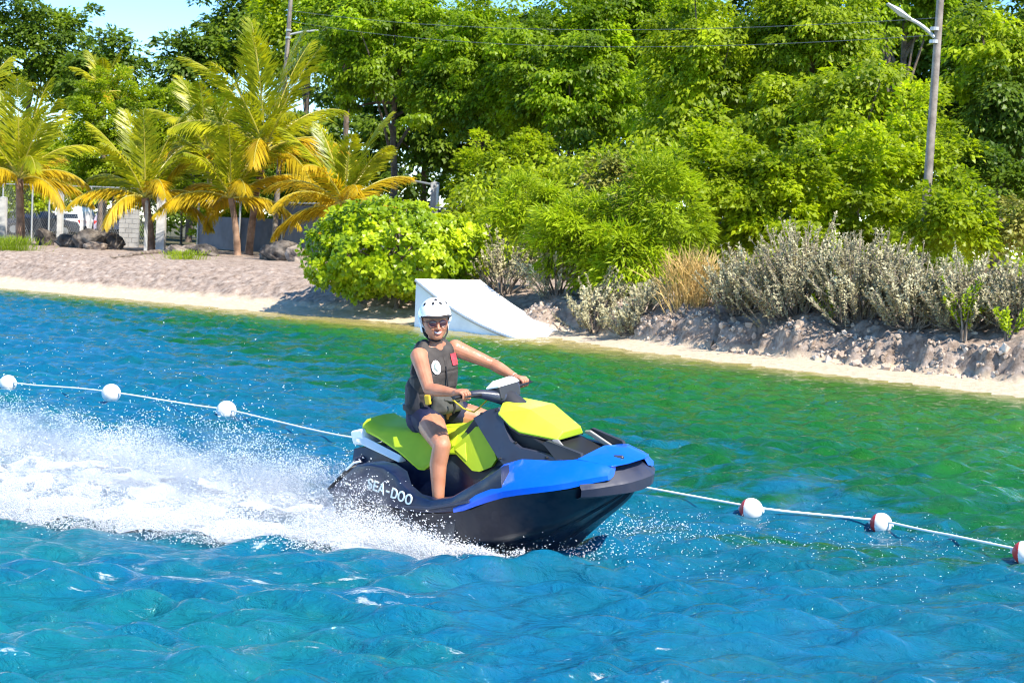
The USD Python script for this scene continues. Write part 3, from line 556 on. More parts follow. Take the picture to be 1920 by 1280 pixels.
blue = loft(rr); ski.add('bow_panel', blue, BLUEM, smooth=24); ski.add('bow_panel', mirror(blue), BLUEM, smooth=24)
ski.add('bow_ridge', hull_pts([(1.07, -.29, .588), (1.07, .29, .588), (1.29, -.22, .525), (1.29, .22, .525), (1.08, 0, .625), (1.34, -.10, .525), (1.34, .10, .525), (1.10, 0, .54), (1.2, -.1, .592), (1.2, .1, .592)], .006), BLUEM, smooth=24)
ski.add('bow_eye', tri(chain([(1.24, -.10, .565, .018), (1.28, -.08, .56, .018)])), COWL)
# wedge-shaped bumper round the nose
bo = np.array([(1.17, .422), (1.225, .378), (1.30, .305), (1.385, .195), (1.408, .12), (1.415, 0.)]); bo[:, 0] -= .04 * sst(1.2, 1.36, bo[:, 0]); bo = np.vstack([bo, (bo * [1, -1])[:-1][::-1]])
def bring(off, z, dz=0): 
    c = bo.copy(); c[:, 0] -= off; c[:, 1] *= (1 - off * 1.1); t = np.linspace(-1, 1, len(c)); return np.column_stack([c, z + dz * (1 - np.abs(t))])
inner = bring(.07, .50); inner[:, 1] *= .86; inner[:, 0] -= .07 * (1 - np.abs(np.linspace(-1, 1, len(inner))))
ski.add('bumper', loft([bring(.10, .325, -.02), bring(.02, .35, -.03), bring(0, .40, -.005), bring(.015, .42, .0), np.column_stack([inner[:, :2], np.full(len(inner), .525)]), np.column_stack([inner[:, :2] * [1, .9], np.full(len(inner), .35)])]), BUMP, smooth=24)
# tunnel under the seat, foot wells, stern deck
tr = [[(x, -b, .12), (x, -b, z * .62), (x, -t, z), (x, t, z), (x, b, z * .62), (x, b, .12)] for x, b, t, z in [(-1.16, .34, .24, .66), (-.9, .30, .24, .68), (-.5, .27, .22, .66), (-.1, .25, .2, .64), (.2, .25, .2, .66), (.45, .26, .18, .72)]]
ski.add('tunnel', loft(tr), NAVY, smooth=30)
for s in (-1, 1):
    ski.add('footwell', box((1.25, .30, .03), (-.32, s * .395, .20)), RUBBER)
    ski.add('front_wall', hull_pts([(.12, s * .25, .22), (.12, s * .50, .22), (.30, s * .26, .52), (.30, s * .53, .42), (.46, s * .26, .56), (.46, s * .52, .46), (.4, s * .3, .25)], .01), NAVY)
    ski.add('stern_deck', hull_pts([(-1.17, s * .2, .40), (-1.17, s * .50, .40), (-.72, s * .2, .56), (-.72, s * .47, .555), (-.72, s * .3, .25), (-1.1, s * .3, .2)], .01), NAVY)
    ski.add('corner_grip', hull_pts([(-1.22, s * .50, .395), (-1.16, s * .53, .42), (-.98, s * .50, .555), (-.94, s * .42, .56), (-1.0, s * .40, .52), (-1.18, s * .40, .38)], .012), BLACK)
    ski.add('grip_trim', tube([(-.99, s * .515, .545), (-.90, s * .51, .60), (-.84, s * .50, .61)], .009, 6), WHITE)
# seat
sr = [[(x, -b, bz), (x, -b - .005, bz + .03), (x, -(t + .03), tz - .03), (x, -t + .02, tz), (x, 0, tz + .008), (x, t - .02, tz), (x, t + .03, tz - .03), (x, b + .005, bz + .03), (x, b, bz)] for x, b, bz, t, tz in
      [(-1.12, .15, .79, .13, .83), (-1.10, .18, .775, .145, .87), (-1.05, .19, .775, .15, .878), (-1.0, .205, .765, .155, .845), (-.9, .225, .735, .16, .82), (-.65, .275, .635, .165, .80), (-.42, .325, .515, .165, .79), (-.36, .325, .51, .16, .79), (-.25, .305, .57, .15, .79), (-.1, .27, .68, .13, .80)]]
ski.add('seat', loft(sr), LIMESEAT, smooth=40)
ski.add('seat_nose', hull_pts([(-.16, s * .26, .63) for s in (1, -1)] + [(.10, s * .21, .62) for s in (1, -1)] + [(.04, s * .12, .85) for s in (1, -1)] + [(.12, s * .10, .88) for s in (1, -1)] + [(-.14, s * .14, .78) for s in (1, -1)], .015), LIMESEAT, smooth=40)
for s in (-1, 1):
    ski.add('seat_rail', hull_pts([(-1.13, s * .205, .765), (-1.13, s * .23, .715), (-.62, s * .295, .61), (-.62, s * .315, .575), (-1.1, s * .16, .72), (-.62, s * .25, .57)], .008), WHITE)
ski.add('grab_handle', hull_pts([(-1.19, -.20, .775), (-1.19, .20, .775), (-1.20, -.18, .70), (-1.20, .18, .70), (-1.08, -.21, .79), (-1.08, .21, .79), (-1.06, -.21, .70), (-1.06, .21, .70)], .02), WHITE)
ski.add('transom', hull_pts([(-1.19, -.44, .40), (-1.19, .44, .40), (-1.17, -.46, .0), (-1.17, .46, .0), (-1.05, -.34, .60), (-1.05, .34, .60), (-1.1, -.40, .50), (-1.1, .40, .50)], .012), NAVY)
# lime knee pads, cowl panels, hood and the dark well under it
for s in (-1, 1):
    yk = lambda x, z, s=s: s * (.30 - (z - .5) * .30)
    pad = plate([(-.13, .655), (.09, .505), (.16, .497), (.27, .53), (.315, .585), (.27, .68), (.19, .805), (.09, .81), (.05, .775)], yk, .06)
    k = ski.add('knee_pad', pad, LIMESEAT, smooth=30)
    ski.add('decal', plate([(-.09, .652), (.03, .575), (.005, .70)], lambda x, z, s=s: yk(x, z) + s * .004, .006), LIMEDECAL, parent=k)
    ski.add('pad_surround', plate([(-.20, .60), (.08, .44), (.20, .44), (.36, .52), (.38, .60), (.24, .84), (.05, .86)], lambda x, z, s=s: yk(x, z) - s * .03, .06), BLACK)
    yc = lambda x, z, s=s: s * (.185 + (.95 - z) * .36 - .05 * max(0, x - .45))
    ski.add('cowl_panel', plate([(.085, .875), (.20, .925), (.31, .945), (.355, .90), (.40, .80), (.46, .715), (.55, .665), (.72, .635), (.93, .585), (.93, .555), (.42, .555), (.36, .60)], yc, .035), COWL, smooth=30)
    ski.add('well_side', plate([(.9, .56), (1.08, .565), (1.07, .62), (.80, .715), (.76, .70)], lambda x, z, s=s: s * (.30 - .15 * max(0, z - .56) - .25 * max(0, x - .95)), .03), DGREY)
    ski.add('strut', hull_pts([(.79, s * .19, .70), (.83, s * .19, .70), (.95, s * .24, .575), (.985, s * .24, .575)], .01), GREYM)
ski.add('bow_well', hull_pts([(.40, -.2, .55), (.40, .2, .55), (1.05, -.2, .50), (1.05, .2, .50), (.42, -.2, .82), (.42, .2, .82), (.72, -.15, .68), (.72, .15, .68)], .01), BLACK)
ski.add('hood', hull_pts([(.31, .115, .955), (.31, -.115, .955), (.335, .20, .90), (.335, -.20, .90), (.44, .22, .82), (.44, -.22, .82), (.52, .22, .775), (.52, -.22, .775), (.78, .14, .705), (.78, -.14, .705), (.80, .10, .745), (.80, -.10, .745), (.56, .13, .905), (.56, -.13, .905), (.6, 0, .72)], .014), LIME, smooth=25)
# steering
ski.add('steering_column', tri(chain([(.36, 0, .88, .09), (.28, 0, .96, .075), (.22, 0, 1.0, .06)])), DGREY, smooth=40)
def bar(s):
    return tri(chain([(.25, s * .02, .985, .055), (.235, s * .10, 1.01, .046), (.18, s * .19, 1.045, .034), (.135, s * .25, 1.055, .026)]))
for s in (-1, 1):
    b = ski.add('handlebar', bar(s), COWL, smooth=50)
    ski.add('grip', tube([(.135, s * .24, 1.055), (.115, s * .43, 1.055)], .0165, 12), BLACK, parent=b)
    ski.add('lever', tri(chain([(.19, s * .22, 1.045, .012), (.20, s * .30, 1.05, .008), (.185, s * .38, 1.052, .007)])), BLACK, parent=b)
ski.add('gauge_pod', hull_pts([(.17, -.12, 1.075), (.17, .12, 1.085), (.27, -.11, 1.085), (.27, .12, 1.095), (.20, -.08, 1.115), (.20, .10, 1.125), (.26, -.06, 1.115), (.26, .08, 1.125)], .008), WHITE, smooth=40)
ski.add('pod_base', hull_pts([(.16, -.11, 1.0), (.16, .11, 1.0), (.28, -.10, 1.0), (.28, .10, 1.0), (.18, -.10, 1.07), (.18, .10, 1.075), (.27, -.1, 1.075), (.27, .1, 1.08)], .01), DGREY, smooth=40)
for s in (-1, 1):
    ski.add('seam', tube([(.345, s * .212, .885), (.45, s * .236, .80), (.525, s * .236, .757), (.785, s * .152, .688)], .006, 5), BLACK, smooth=60)
    for x, y, z in ((.16, .195, .905), (.30, .19, .925), (.50, .262, .70), (.80, .30, .60), (.40, .335, .60)):
        ski.add('bolt', tube([(x, s * (y - .01), z), (x, s * (y + .012), z)], .009, 8), BLACK)
    ski.add('hull_stripe', tube([(-.9, s * .565, .345), (-.5, s * .575, .29)], .006, 5), COWL)
ski.add('key_lanyard', tube([(.13, -.06, 1.0), (.05, -.10, .93), (-.02, -.08, .90), (-.10, -.10, .93), (-.20, -.10, 1.0)], .006, 6), mat('lanyard_yellow', (.62, .45, .03), .5), smooth=60)

# ------------------------------------------------------------------ the rider (built in the craft's axes)
SKIN = usdkit.material(stage, '/World/Looks/skin', {'t': ('texture_coordinate', {}), 'n3': ('noise_texture', {'scale': 70.0, 'detail': 5}), 'bu': ('bump', {'strength': .35, 'distance': .003}), 'rr': ('map_range', {'from_min': .3, 'from_max': .7, 'to_min': .34, 'to_max': .72, 'clamp': True}), 'n': ('noise_texture', {'scale': 9.0, 'detail': 5}), 'r': ('rgb_ramp', {'ramp': [(.3, (.34, .135, .07)), (.7, (.47, .215, .125))]}),
    'p': ('principled_bsdf', {'subsurface_weight': .12, 'subsurface_scale': .01, 'specular_ior_level': .5})}, [('t.object', 'n.vector'), ('n.fac', 'r.fac'), ('r.color', 'p.base_color'), ('t.object', 'n3.vector'), ('n3.fac', 'bu.height'), ('bu.normal', 'p.normal'), ('n3.fac', 'rr.value'), ('rr.result', 'p.roughness')], surface='p.BSDF')
VEST = noisy('vest_cloth', (.034, .028, .025), (.062, .052, .046), 12, .75, .5, 40, dist=.006); VDARK = noisy('vest_side', (.012, .012, .016), (.03, .03, .036), 12, .7, .4, 40, dist=.006)
SHORTS = noisy('shorts_cloth', (.004, .005, .022), (.008, .010, .042), 8, .7, .4, 30, dist=.006); BAG = noisy('bag_cloth', (.04, .042, .037), (.075, .075, .067), 10, .7, .5, 30, dist=.006)
HELM = mat('helmet_shell', (.78, .78, .77), .25, coat_weight=.5); HAIR = noisy('hair', (.010, .007, .005), (.03, .02, .014), 20, .5); LENS = mat('lens', (.05, .02, .025), .08, .8); FRAME = mat('sunglass_frame', (.16, .05, .03), .3)
TEETH = mat('teeth', (.80, .78, .72), .3); LIPS = mat('lips', (.42, .12, .10), .4); REDP = noisy('red_patch', (.40, .03, .05), (.55, .07, .08), 60, .7); WEB = mat('webbing', (.015, .015, .017), .7); BUCKLE = mat('yellow_buckle', (.62, .42, .03), .45); WRIST = mat('white_band', (.7, .68, .65), .5)
rider = Thing('person', 'rider in white helmet and grey life vest sitting on the jet ski, holding its handlebars', 'person', matrix=SKI)
def ball3(p, r, n=18, s=(1, 1, 1)): return m3.Manifold.sphere(float(r), n).scale(tuple(map(float, s))).translate(tuple(map(float, p)))
def hull2(*b): return m3.Manifold.batch_hull([ball3(q[:3], q[3]) for q in b])
ADD = lambda l: m3.Manifold.batch_boolean(l, m3.OpType.Add)
def soften(mf, edge, it=8):
    m = tri(mf.refine_to_length(edge)); m.merge_vertices(); trimesh.smoothing.filter_taubin(m, .5, .53, it); return m
# head frame: turned a little towards the near side
HC = np.array([-.352, -.022, 1.578]); hy = math.radians(-36); HR = rotm(hy, math.radians(-9), math.radians(-4)) * 1.10
def hd(x, y, z): return HC + HR @ np.array([x, y, z])
def hs(x, y, z, r): return (*hd(x, y, z), r * 1.10)
torso = [hull2((-.52, -.10, .87, .115), (-.52, .10, .87, .115), (-.50, -.07, .99, .10), (-.50, .07, .99, .10)),
         hull2((-.50, -.07, .99, .10), (-.50, .07, .99, .10), (-.45, -.085, 1.20, .098), (-.45, .085, 1.20, .098)),
         hull2((-.45, -.085, 1.20, .098), (-.45, .085, 1.20, .098), (-.415, -.135, 1.345, .06), (-.40, .135, 1.345, .06)),
         hull2((-.41, 0, 1.36, .07), (-.385, -.005, 1.47, .05)), hull2((-.415, -.10, 1.36, .05), (-.40, .10, 1.36, .05), (-.40, 0, 1.41, .05)),
         hull2((-.385, -.005, 1.45, .052), hs(-.02, 0, -.05, .055))]
head = [hull2(hs(-.015, 0, .035, .090), hs(.02, 0, .045, .075)), hull2(hs(-.01, 0, .03, .088), hs(.035, .03, -.01, .05), hs(.035, -.03, -.01, .05), hs(.02, .04, -.045, .034), hs(.02, -.04, -.045, .034)),
        hull2(hs(.035, .03, -.01, .05), hs(.035, -.03, -.01, .05), hs(.062, .012, -.088, .022), hs(.062, -.012, -.088, .022), hs(.02, .045, -.055, .028), hs(.02, -.045, -.055, .028)),
        hull2(hs(.078, .0, .022, .011), hs(.100, 0, -.026, .012)), hull2(hs(.088, .014, -.028, .009), hs(.088, -.014, -.028, .009), hs(.103, 0, -.027, .011)),
        hull2(hs(.064, .034, -.030, .024), hs(.045, .045, -.012, .026)), hull2(hs(.064, -.034, -.030, .024), hs(.045, -.045, -.012, .026)),
        hull2(hs(.070, .024, .030, .02), hs(.070, -.024, .030, .02)),
        hull2(hs(-.012, .082, .0, .012), hs(-.02, .088, .02, .012), hs(-.012, .082, -.025, .008)), hull2(hs(-.012, -.082, .0, .012), hs(-.02, -.088, .02, .012), hs(-.012, -.082, -.025, .008))]
def arm(sh, el, wr, s):
    sh, el, wr = map(np.array, (sh, el, wr)); f = wr - el
    a = [hull2((*sh, .066), (*(sh * .6 + el * .4), .056)), hull2((*(sh * .6 + el * .4), .056), (*el, .043)), hull2((*el, .044), (*(el * .68 + wr * .32), .046)), hull2((*(el * .68 + wr * .32), .046), (*wr, .028))]
    return a
EL = {-1: (-.205, -.335, 1.115), 1: (-.16, .355, 1.20)}; WR = {-1: (.035, -.318, 1.078), 1: (.04, .365, 1.092)}; SHD = {-1: (-.405, -.185, 1.345), 1: (-.375, .19, 1.355)}
def hand(s):
    """Palm over the grip, four fingers curled round it in front, the thumb round below on the inner side."""
    wr = np.array(WR[s]); gx, gz = .125, 1.055; yc = s * .335; out = []
    knuck = np.array([gx + .012, yc, gz + .034])
    out.append(hull2((*wr, .025), (gx - .035, yc - s * .030, gz + .033, .019), (gx - .035, yc + s * .030, gz + .030, .018)))
    out.append(hull2((gx - .035, yc - s * .030, gz + .033, .019), (gx - .035, yc + s * .030, gz + .030, .018), (gx + .008, yc - s * .032, gz + .033, .0145), (gx + .008, yc + s * .036, gz + .028, .0130)))
    for k, (o, L) in enumerate([(-.033, 1.0), (-.011, 1.08), (.012, 1.02), (.034, .86)]):
        y = yc + s * o; r = (.0105, .0108, .0102, .009)[k]
        a = np.array([gx + .010, y, gz + .033 - .002 * k]); b = np.array([gx + .036 * L, y, gz + .012]); c = np.array([gx + .030 * L, y, gz - .022]); d = np.array([gx + .004, y, gz - .030])
        out += [hull2((*a, r * 1.12), (*b, r)), hull2((*b, r), (*c, r * .93)), hull2((*c, r * .93), (*d, r * .85))]
    t0 = np.array([gx - .040, yc - s * .034, gz + .022]); t1 = np.array([gx - .026, yc - s * .052, gz - .004]); t2 = np.array([gx + .004, yc - s * .056, gz - .026])
    out += [hull2((*t0, .015), (*t1, .0125)), hull2((*t1, .0125), (*t2, .0105))]
    return out
HIP = {-1: (-.46, -.115, .875), 1: (-.46, .115, .875)}; KN = {-1: (-.115, -.365, .70), 1: (-.10, .35, .72)}; AN = {-1: (-.16, -.425, .30), 1: (-.14, .42, .30)}
legs = []
for s in (-1, 1):
    h, k, a = map(np.array, (HIP[s], KN[s], AN[s])); m1 = h * .55 + k * .45; c1 = k * .66 + a * .34 + np.array([-.025, 0, 0])
    legs += [hull2((*h, .112), (*m1, .098)), hull2((*m1, .098), (*k, .066)), hull2((*k, .067), (*c1, .064)), hull2((*c1, .064), (*a, .041)), hull2((*a, .037), (a[0] + .02, a[1], .25, .034), (a[0] - .03, a[1], .245, .03)), hull2((a[0] - .02, a[1], .245, .03), (a[0] + .10, a[1] + s * .01, .238, .028), (a[0] + .15, a[1] + s * .015, .232, .020))]
arms = [q for s in (-1, 1) for q in arm(SHD[s], EL[s], WR[s], s)]
bodym = soften(ADD(torso + head + legs + arms + hand(-1) + hand(1)), .0075, 7)
rider.add('body', bodym, SKIN, smooth=True)
# vest: front, sides, shoulder straps; open at neck and arms
vs = ADD([hull2((-.515, -.095, .93, .128), (-.515, .095, .93, .128), (-.495, -.085, 1.02, .122), (-.495, .085, 1.02, .122)),
          hull2((-.495, -.085, 1.02, .122), (-.495, .085, 1.02, .122), (-.445, -.095, 1.20, .124), (-.445, .095, 1.20, .124)),
          hull2((-.445, -.095, 1.20, .124), (-.445, .095, 1.20, .124), (-.425, -.105, 1.345, .078), (-.41, .105, 1.345, .078)),
          hull2((-.43, -.115, 1.36, .062), (-.425, -.085, 1.42, .040)), hull2((-.415, .115, 1.36, .062), (-.41, .085, 1.42, .040)),
          hull2((-.505, -.06, 1.38, .05), (-.505, .06, 1.38, .05), (-.47, -.085, 1.41, .04), (-.47, .085, 1.41, .04))])
cut = [hull2((-.40, -.245, 1.30, .085), (-.47, -.30, 1.22, .085), (-.36, -.30, 1.22, .085), (-.40, -.30, 1.42, .085)), hull2((-.385, .25, 1.30, .085), (-.45, .30, 1.22, .085), (-.35, .30, 1.22, .085), (-.385, .30, 1.42, .085)),
       hull2((-.24, 0, 1.26, .006), (-.27, -.055, 1.42, .03), (-.27, .055, 1.42, .03), (-.36, -.055, 1.50, .045), (-.36, .055, 1.50, .045)), hull2((-.36, 0, 1.50, .075), (-.40, 0, 1.48, .07)), m3.Manifold.cube((.02, .006, .5)).translate((-.335, -.003, .9))]
vs = vs - ADD(cut)
vm = soften(vs, .011, 5)
# quilting seams and creases
V = np.array(vm.vertices); N = np.array(vm.vertex_normals); q = (meshkit.fbm(V * [9, 9, 13], 3, 4) - .5) * .016; seam = np.exp(-((np.mod(V[:, 2] - .05, .135) - .067) / .006) ** 2) * (V[:, 2] < 1.28) * .009
vm.vertices = V + N * (q - seam)[:, None]
vp = rider.add('life_vest', vm, VEST, smooth=True)
vtree = cKDTree(vm.vertices)
def on_vest(poly_yz, x0, off, th=None):
    """Flat shape given by (y, z) laid on the front of the vest."""
    from shapely.geometry import Polygon
    pts = np.array(poly_yz); t = trimesh.creation.extrude_polygon(Polygon(pts), .004, engine='earcut').subdivide().subdivide().subdivide(); v = np.array(t.vertices)
    out = []
    VV = np.array(vm.vertices); front = VV[(VV[:, 0] > -.47)]; tr_ = cKDTree(front[:, 1:])
    d, i = tr_.query(v[:, :2], k=6); x = front[i, 0].max(1)
    return trimesh.Trimesh(np.column_stack([x + off + v[:, 2], v[:, 0], v[:, 1]]), t.faces, process=False)
circ = lambda y, z, a, b, n=28: [(y + a * math.cos(k * 2 * math.pi / n), z + b * math.sin(k * 2 * math.pi / n)) for k in range(n)]
rider.add('badge', on_vest(circ(-.098, 1.245, .042, .054), 0, .003), WHITE, parent=vp, smooth=40)
rider.add('badge_mark', on_vest(circ(-.098, 1.247, .024, .033), 0, .0078), mat('badge_grey', (.22, .28, .26), .5), parent=vp, smooth=40)
rider.add('badge_centre', on_vest(circ(-.098, 1.247, .014, .022), 0, .0125), WHITE, parent=vp, smooth=40)
rider.add('red_patch', on_vest([(.075, 1.235), (.145, 1.235), (.145, 1.325), (.075, 1.325)], 0, .003), REDP, parent=vp, smooth=40)
rider.add('zip', tube([(-.318, 0, 1.24), (-.322, 0, 1.1), (-.345, 0, .98)], .006, 6), WEB, parent=vp)
sv = ADD([hull2((-.52, -.10, .955, .133), (-.52, .10, .955, .133), (-.505, -.095, 1.085, .128), (-.505, .095, 1.085, .128))]) - m3.Manifold.cube((.4, .6, .5)).translate((-.44, -.3, .8))
rider.add('vest_side', soften(sv, .014, 3), VDARK, parent=vp, smooth=True)
# waist belt, bag and its buckle
rider.add('belt', tri(hull2((-.515, -.10, .965, .128), (-.515, .10, .965, .128)).scale((1.035, 1.05, 1)).trim_by_plane((0, 0, 1), .945).trim_by_plane((0, 0, -1), -.985)) , WEB, smooth=40)
rider.add('waist_bag', soften(ADD([hull2((-.345, -.135, .925, .042), (-.345, .10, .925, .042), (-.335, -.125, 1.0, .040), (-.335, .095, 1.0, .040), (-.295, -.09, .93, .04), (-.295, .06, .93, .04), (-.30, -.09, .99, .034), (-.30, .06, .99, .034)), hull2((-.275, -.10, 1.0, .012), (-.275, .07, 1.0, .012), (-.25, -.06, .985, .012), (-.25, .04, .985, .012))]), .012, 3), BAG, smooth=True)
rider.add('bag_strap', tube([(-.262, -.03, 1.02), (-.247, -.03, .985), (-.248, -.03, .93), (-.27, -.03, .89)], .009, 6), WEB)
rider.add('buckle', hull_pts([(-.375, -.196, .99), (-.345, -.192, .99), (-.375, -.198, 1.045), (-.345, -.194, 1.045)], .011), BUCKLE)
# shorts
sh = [hull2((-.525, -.105, .865, .128), (-.525, .105, .865, .128), (-.515, -.09, .93, .122), (-.515, .09, .93, .122))]
for s in (-1, 1):
    h, k = np.array(HIP[s]), np.array(KN[s]); m = h * .80 + k * .20; sh.append(hull2((*(h + [-.03, 0, 0]), .120), (*m, .114)))
rider.add('shorts', soften(ADD(sh), .013, 4), SHORTS, smooth=True)
# helmet
ho = m3.Manifold.sphere(1.0, 56); oc = (-.012, 0, .04)
outer = ho.scale((.134, .114, .128)).translate(oc); inner = ho.scale((.118, .099, .112)).translate(oc)
ear = ADD([m3.Manifold.batch_hull([ball3((-.025, s * .082, .0), .026), ball3((-.075, s * .068, .0), .03), ball3((-.025, s * .078, -.055), .020), ball3((-.065, s * .066, -.05), .022)]) for s in (-1, 1)]) + m3.Manifold.batch_hull([ball3((-.10, .05, -.0), .024), ball3((-.10, -.05, 0), .024), ball3((-.085, .05, -.045), .02), ball3((-.085, -.05, -.045), .02)])
shell = (outer - inner).trim_by_plane((0.0, 0, 1), .005) + (ear - inner)
face = m3.Manifold.batch_hull([m3.Manifold.cube((.3, .30, .20)).translate((.012, -.15, -.16)), m3.Manifold.cube((.2, .26, .02)).translate((.09, -.13, .045))])
shell = shell - face
def to_head(m): v = np.array(m.vertices); return trimesh.Trimesh(HC + v @ HR.T, m.faces, process=False)
helm = rider.add('helmet', to_head(tri(shell.refine_to_length(.012))), HELM, smooth=35)
rim = [( .128 * math.cos(a) * .985 - .012, .112 * math.sin(a), .048 + .004 * math.cos(a)) for a in np.linspace(-1.15, 1.15, 18)]
rider.add('rim', to_head(tube(np.array(rim), .0055, 6)), WEB, parent=helm, smooth=60)
for a, b in [(.36, .90), (-.36, .90), (.0, 1.22), (1.2, .80), (-1.2, .80)]:
    d = np.array([math.cos(a) * math.cos(b), math.sin(a) * math.cos(b), math.sin(b)]); p = np.array(oc) + d * [.134, .114, .128]
    t = trimesh.creation.icosphere(2, 1.0); t.apply_scale((.0125, .0105, .0035)); n = unit(d / np.array([.134, .114, .128])); t.apply_transform(trimesh.geometry.align_vectors([0, 0, 1], n)); t.apply_translation(p + n * .0015)
    rider.add('vent', to_head(t), BLACK, parent=helm, smooth=True)
for s in (-1, 1): rider.add('strap', to_head(tube([(-.01, s * .086, -.03), (.012, s * .080, -.075), (.035, s * .055, -.108), (.045, s * .02, -.121), (.047, 0, -.123)], .0065, 6)), WEB, parent=helm, smooth=60)
rider.add('hair', to_head(tri(m3.Manifold.batch_hull([ball3((-.055, .055, -.02), .035), ball3((-.055, -.055, -.02), .035), ball3((-.065, .04, -.085), .03), ball3((-.065, -.04, -.085), .03)]) + m3.Manifold.batch_hull([ball3((-.07, .0, -.08), .03), ball3((-.085, -.0, -.15), .02)]))), HAIR, smooth=40)
# sunglasses, smile
gl = rider.add('sunglasses', to_head(cat_([tube([(.095, .010, .012), (.101, 0, .014), (.095, -.010, .012)], .0035, 6)] + [tube([(.078, s * .060, .014), (.05, s * .080, .014), (-.01, s * .088, .008)], .0032, 6) for s in (1, -1)] +
    [tube([(.0885 - .25 * abs(.034 * math.cos(a)) * (math.cos(a) > 0), s * (.036 + .027 * math.cos(a)), .006 + .0235 * math.sin(a)) for a in np.linspace(0, 2 * np.pi, 25)], .0036, 6, False) for s in (1, -1)])), FRAME, smooth=50)
for s in (1, -1):
    t = trimesh.creation.icosphere(3, 1.0); t.apply_scale((.006, .0265, .023)); t.apply_transform(trimesh.transformations.rotation_matrix(s * .26, [0, 0, 1])); t.apply_translation((.0865, s * .036, .006))
    rider.add('lens', to_head(t), LENS, parent=gl, smooth=True)
sm = np.linspace(-1, 1, 13); arc = lambda w, z, x, dz: [(x - .014 * u * u, w * u, z + dz * u * u) for u in sm]
mo = rider.add('teeth', to_head(tube([(.0895 - .017 * u * u, .031 * u, -.0575 + .013 * u * u) for u in sm], [.0018 + .0044 * (1 - u * u) for u in sm], 8)), TEETH, smooth=60)
rider.add('lip', to_head(tube([(.092 - .017 * u * u, .034 * u, -.0490 + .012 * u * u) for u in sm], .0034, 6)), LIPS, smooth=60); rider.add('lip', to_head(tube([(.0895 - .017 * u * u, .031 * u, -.0675 + .022 * u * u) for u in sm], .0042, 6)), LIPS, smooth=60)
rider.add('wristband', tube([np.array(WR[1]) + [-.035, 0, .012], np.array(WR[1]) + [-.005, 0, .003]], [.0325, .0305], 16), WRIST, smooth=50)

# ------------------------------------------------------------------ kicker ramp, buoy line
RAMPD = noisy('ramp_deck', (.50, .50, .47), (.72, .72, .71), 2.6, .5, .15, 40, lo=.3, hi=.5, detail=8); RAMPS = noisy('ramp_side', (.60, .61, .62), (.72, .73, .74), 1.5, .5); EDGE = mat('ramp_edge', (.16, .18, .19), .5); STEEL = mat('galvanised_steel', (.42, .43, .42), .45, metallic=.4)
def ramp():
    a = np.array([-2.36, 38.0]); b = np.array([.06, 35.3]); ax = (b - a) / np.linalg.norm(b - a); wd = np.array([-ax[1], ax[0]]); L = np.linalg.norm(b - a) + .40; Wd = 2.05
    t = Thing('wake_ramp', 'white wakeboard kicker ramp standing in the shallow water at the shore', 'ramp', (a[0], a[1], 0))
    P = lambda s, w, z: np.array([*(a + ax * s + wd * w), z])
    u = np.linspace(0, 1, 25); z = 1.13 - 1.25 * (u ** .80) + .06 * np.sin(u * np.pi) * -1.0; z[-1] = -.12
    z = 1.13 - 1.19 * u - .21 * np.sin(np.pi * u) * (1 - .2 * u)
    for k in range(5):     # deck sheets laid edge to edge
        u0, u1 = k / 5, (k + 1) / 5 - .0015; uu = np.linspace(u0, u1, 6); zz = np.interp(uu, u, z)
        v = np.array([P(q * L, w, h + dz) for dz in (0, -.035) for w in (0, Wd) for q, h in zip(uu, zz)]); n = 6
        ring = [[P(q * L, 0, h), P(q * L, Wd, h), P(q * L, Wd, h - .035), P(q * L, 0, h - .035)] for q, h in zip(uu, zz)]
        t.add('deck_panel', loft(ring), RAMPD, smooth=30)
    for w0, w1 in ((.03, .06), (Wd - .06, Wd - .03)):
        ring = [[P(q * L, w0, h - .037), P(q * L, w1, h - .037), P(q * L, w1, -.2), P(q * L, w0, -.2)] for q, h in zip(u[:-2], z[:-2])]
        t.add('side_board', loft(ring), RAMPS, smooth=20)
    for k in range(5):
        for w in (.09, Wd - .09):
            for e in (.08, .5, .92):
                q = (k + e) / 5; h = float(np.interp(q, u, z)); t.add('screw', tube([P(q * L, w, h - .01), P(q * L, w, h + .004)], .013, 8), EDGE)
    t.add('back_board', loft([[P(.01, w, 1.09), P(.05, w, 1.09), P(.05, w, -.2), P(.01, w, -.2)] for w in (.07, Wd - .07)]), RAMPS, smooth=20)
    t.add('edge_strip', tube([P(q * L, -.012, h - .045) for q, h in zip(u[:-1], z[:-1])], .02, 6), EDGE, smooth=60)
    t.add('ballast', loft([[P(q, w, -.02) + np.array([0, 0, dz]) for w, dz in ((.1, 0), (Wd - .1, 0), (Wd - .1, -.4), (.1, -.4))] for q in (.2, L - .9)]), EDGE)
ramp()
FLOATW = noisy('float_white', (.62, .60, .56), (.80, .78, .75), 9, .35); FLOATR = noisy('float_red', (.42, .02, .02), (.60, .05, .04), 9, .4); ROPE = mat('white_rope', (.72, .72, .70), .7)
def wz(x, y): return float(wave(np.array([x]), np.array([y]))[0])
FL = [(15, 728, 'leftmost float of the buoy line, at the left edge of the picture', .11), (208, 758, 'white float second from the left, above the spray', .115), (424, 790, 'white float nearest the stern of the jet ski on the left', .115), (640, 838, None, .11),
      (1408, 962, 'largest red and white float, first one right of the bow', .098), (1652, 982, 'smaller red and white float right of the largest one', .088), (1920, 1050, 'red and white float cut by the right edge of the picture', .088)]
fp = []
for px, py, lab, r in FL:
    g = ground(px, py); h = wz(g[0], g[1]); g = ground(px, py, h); h = wz(g[0], g[1]); h = max(wz(g[0] + dx, g[1] + dy) for dx in (-.2, 0, .2) for dy in (-.5, -.25, 0)); fp.append(np.array([g[0], g[1], h + r * .36]))
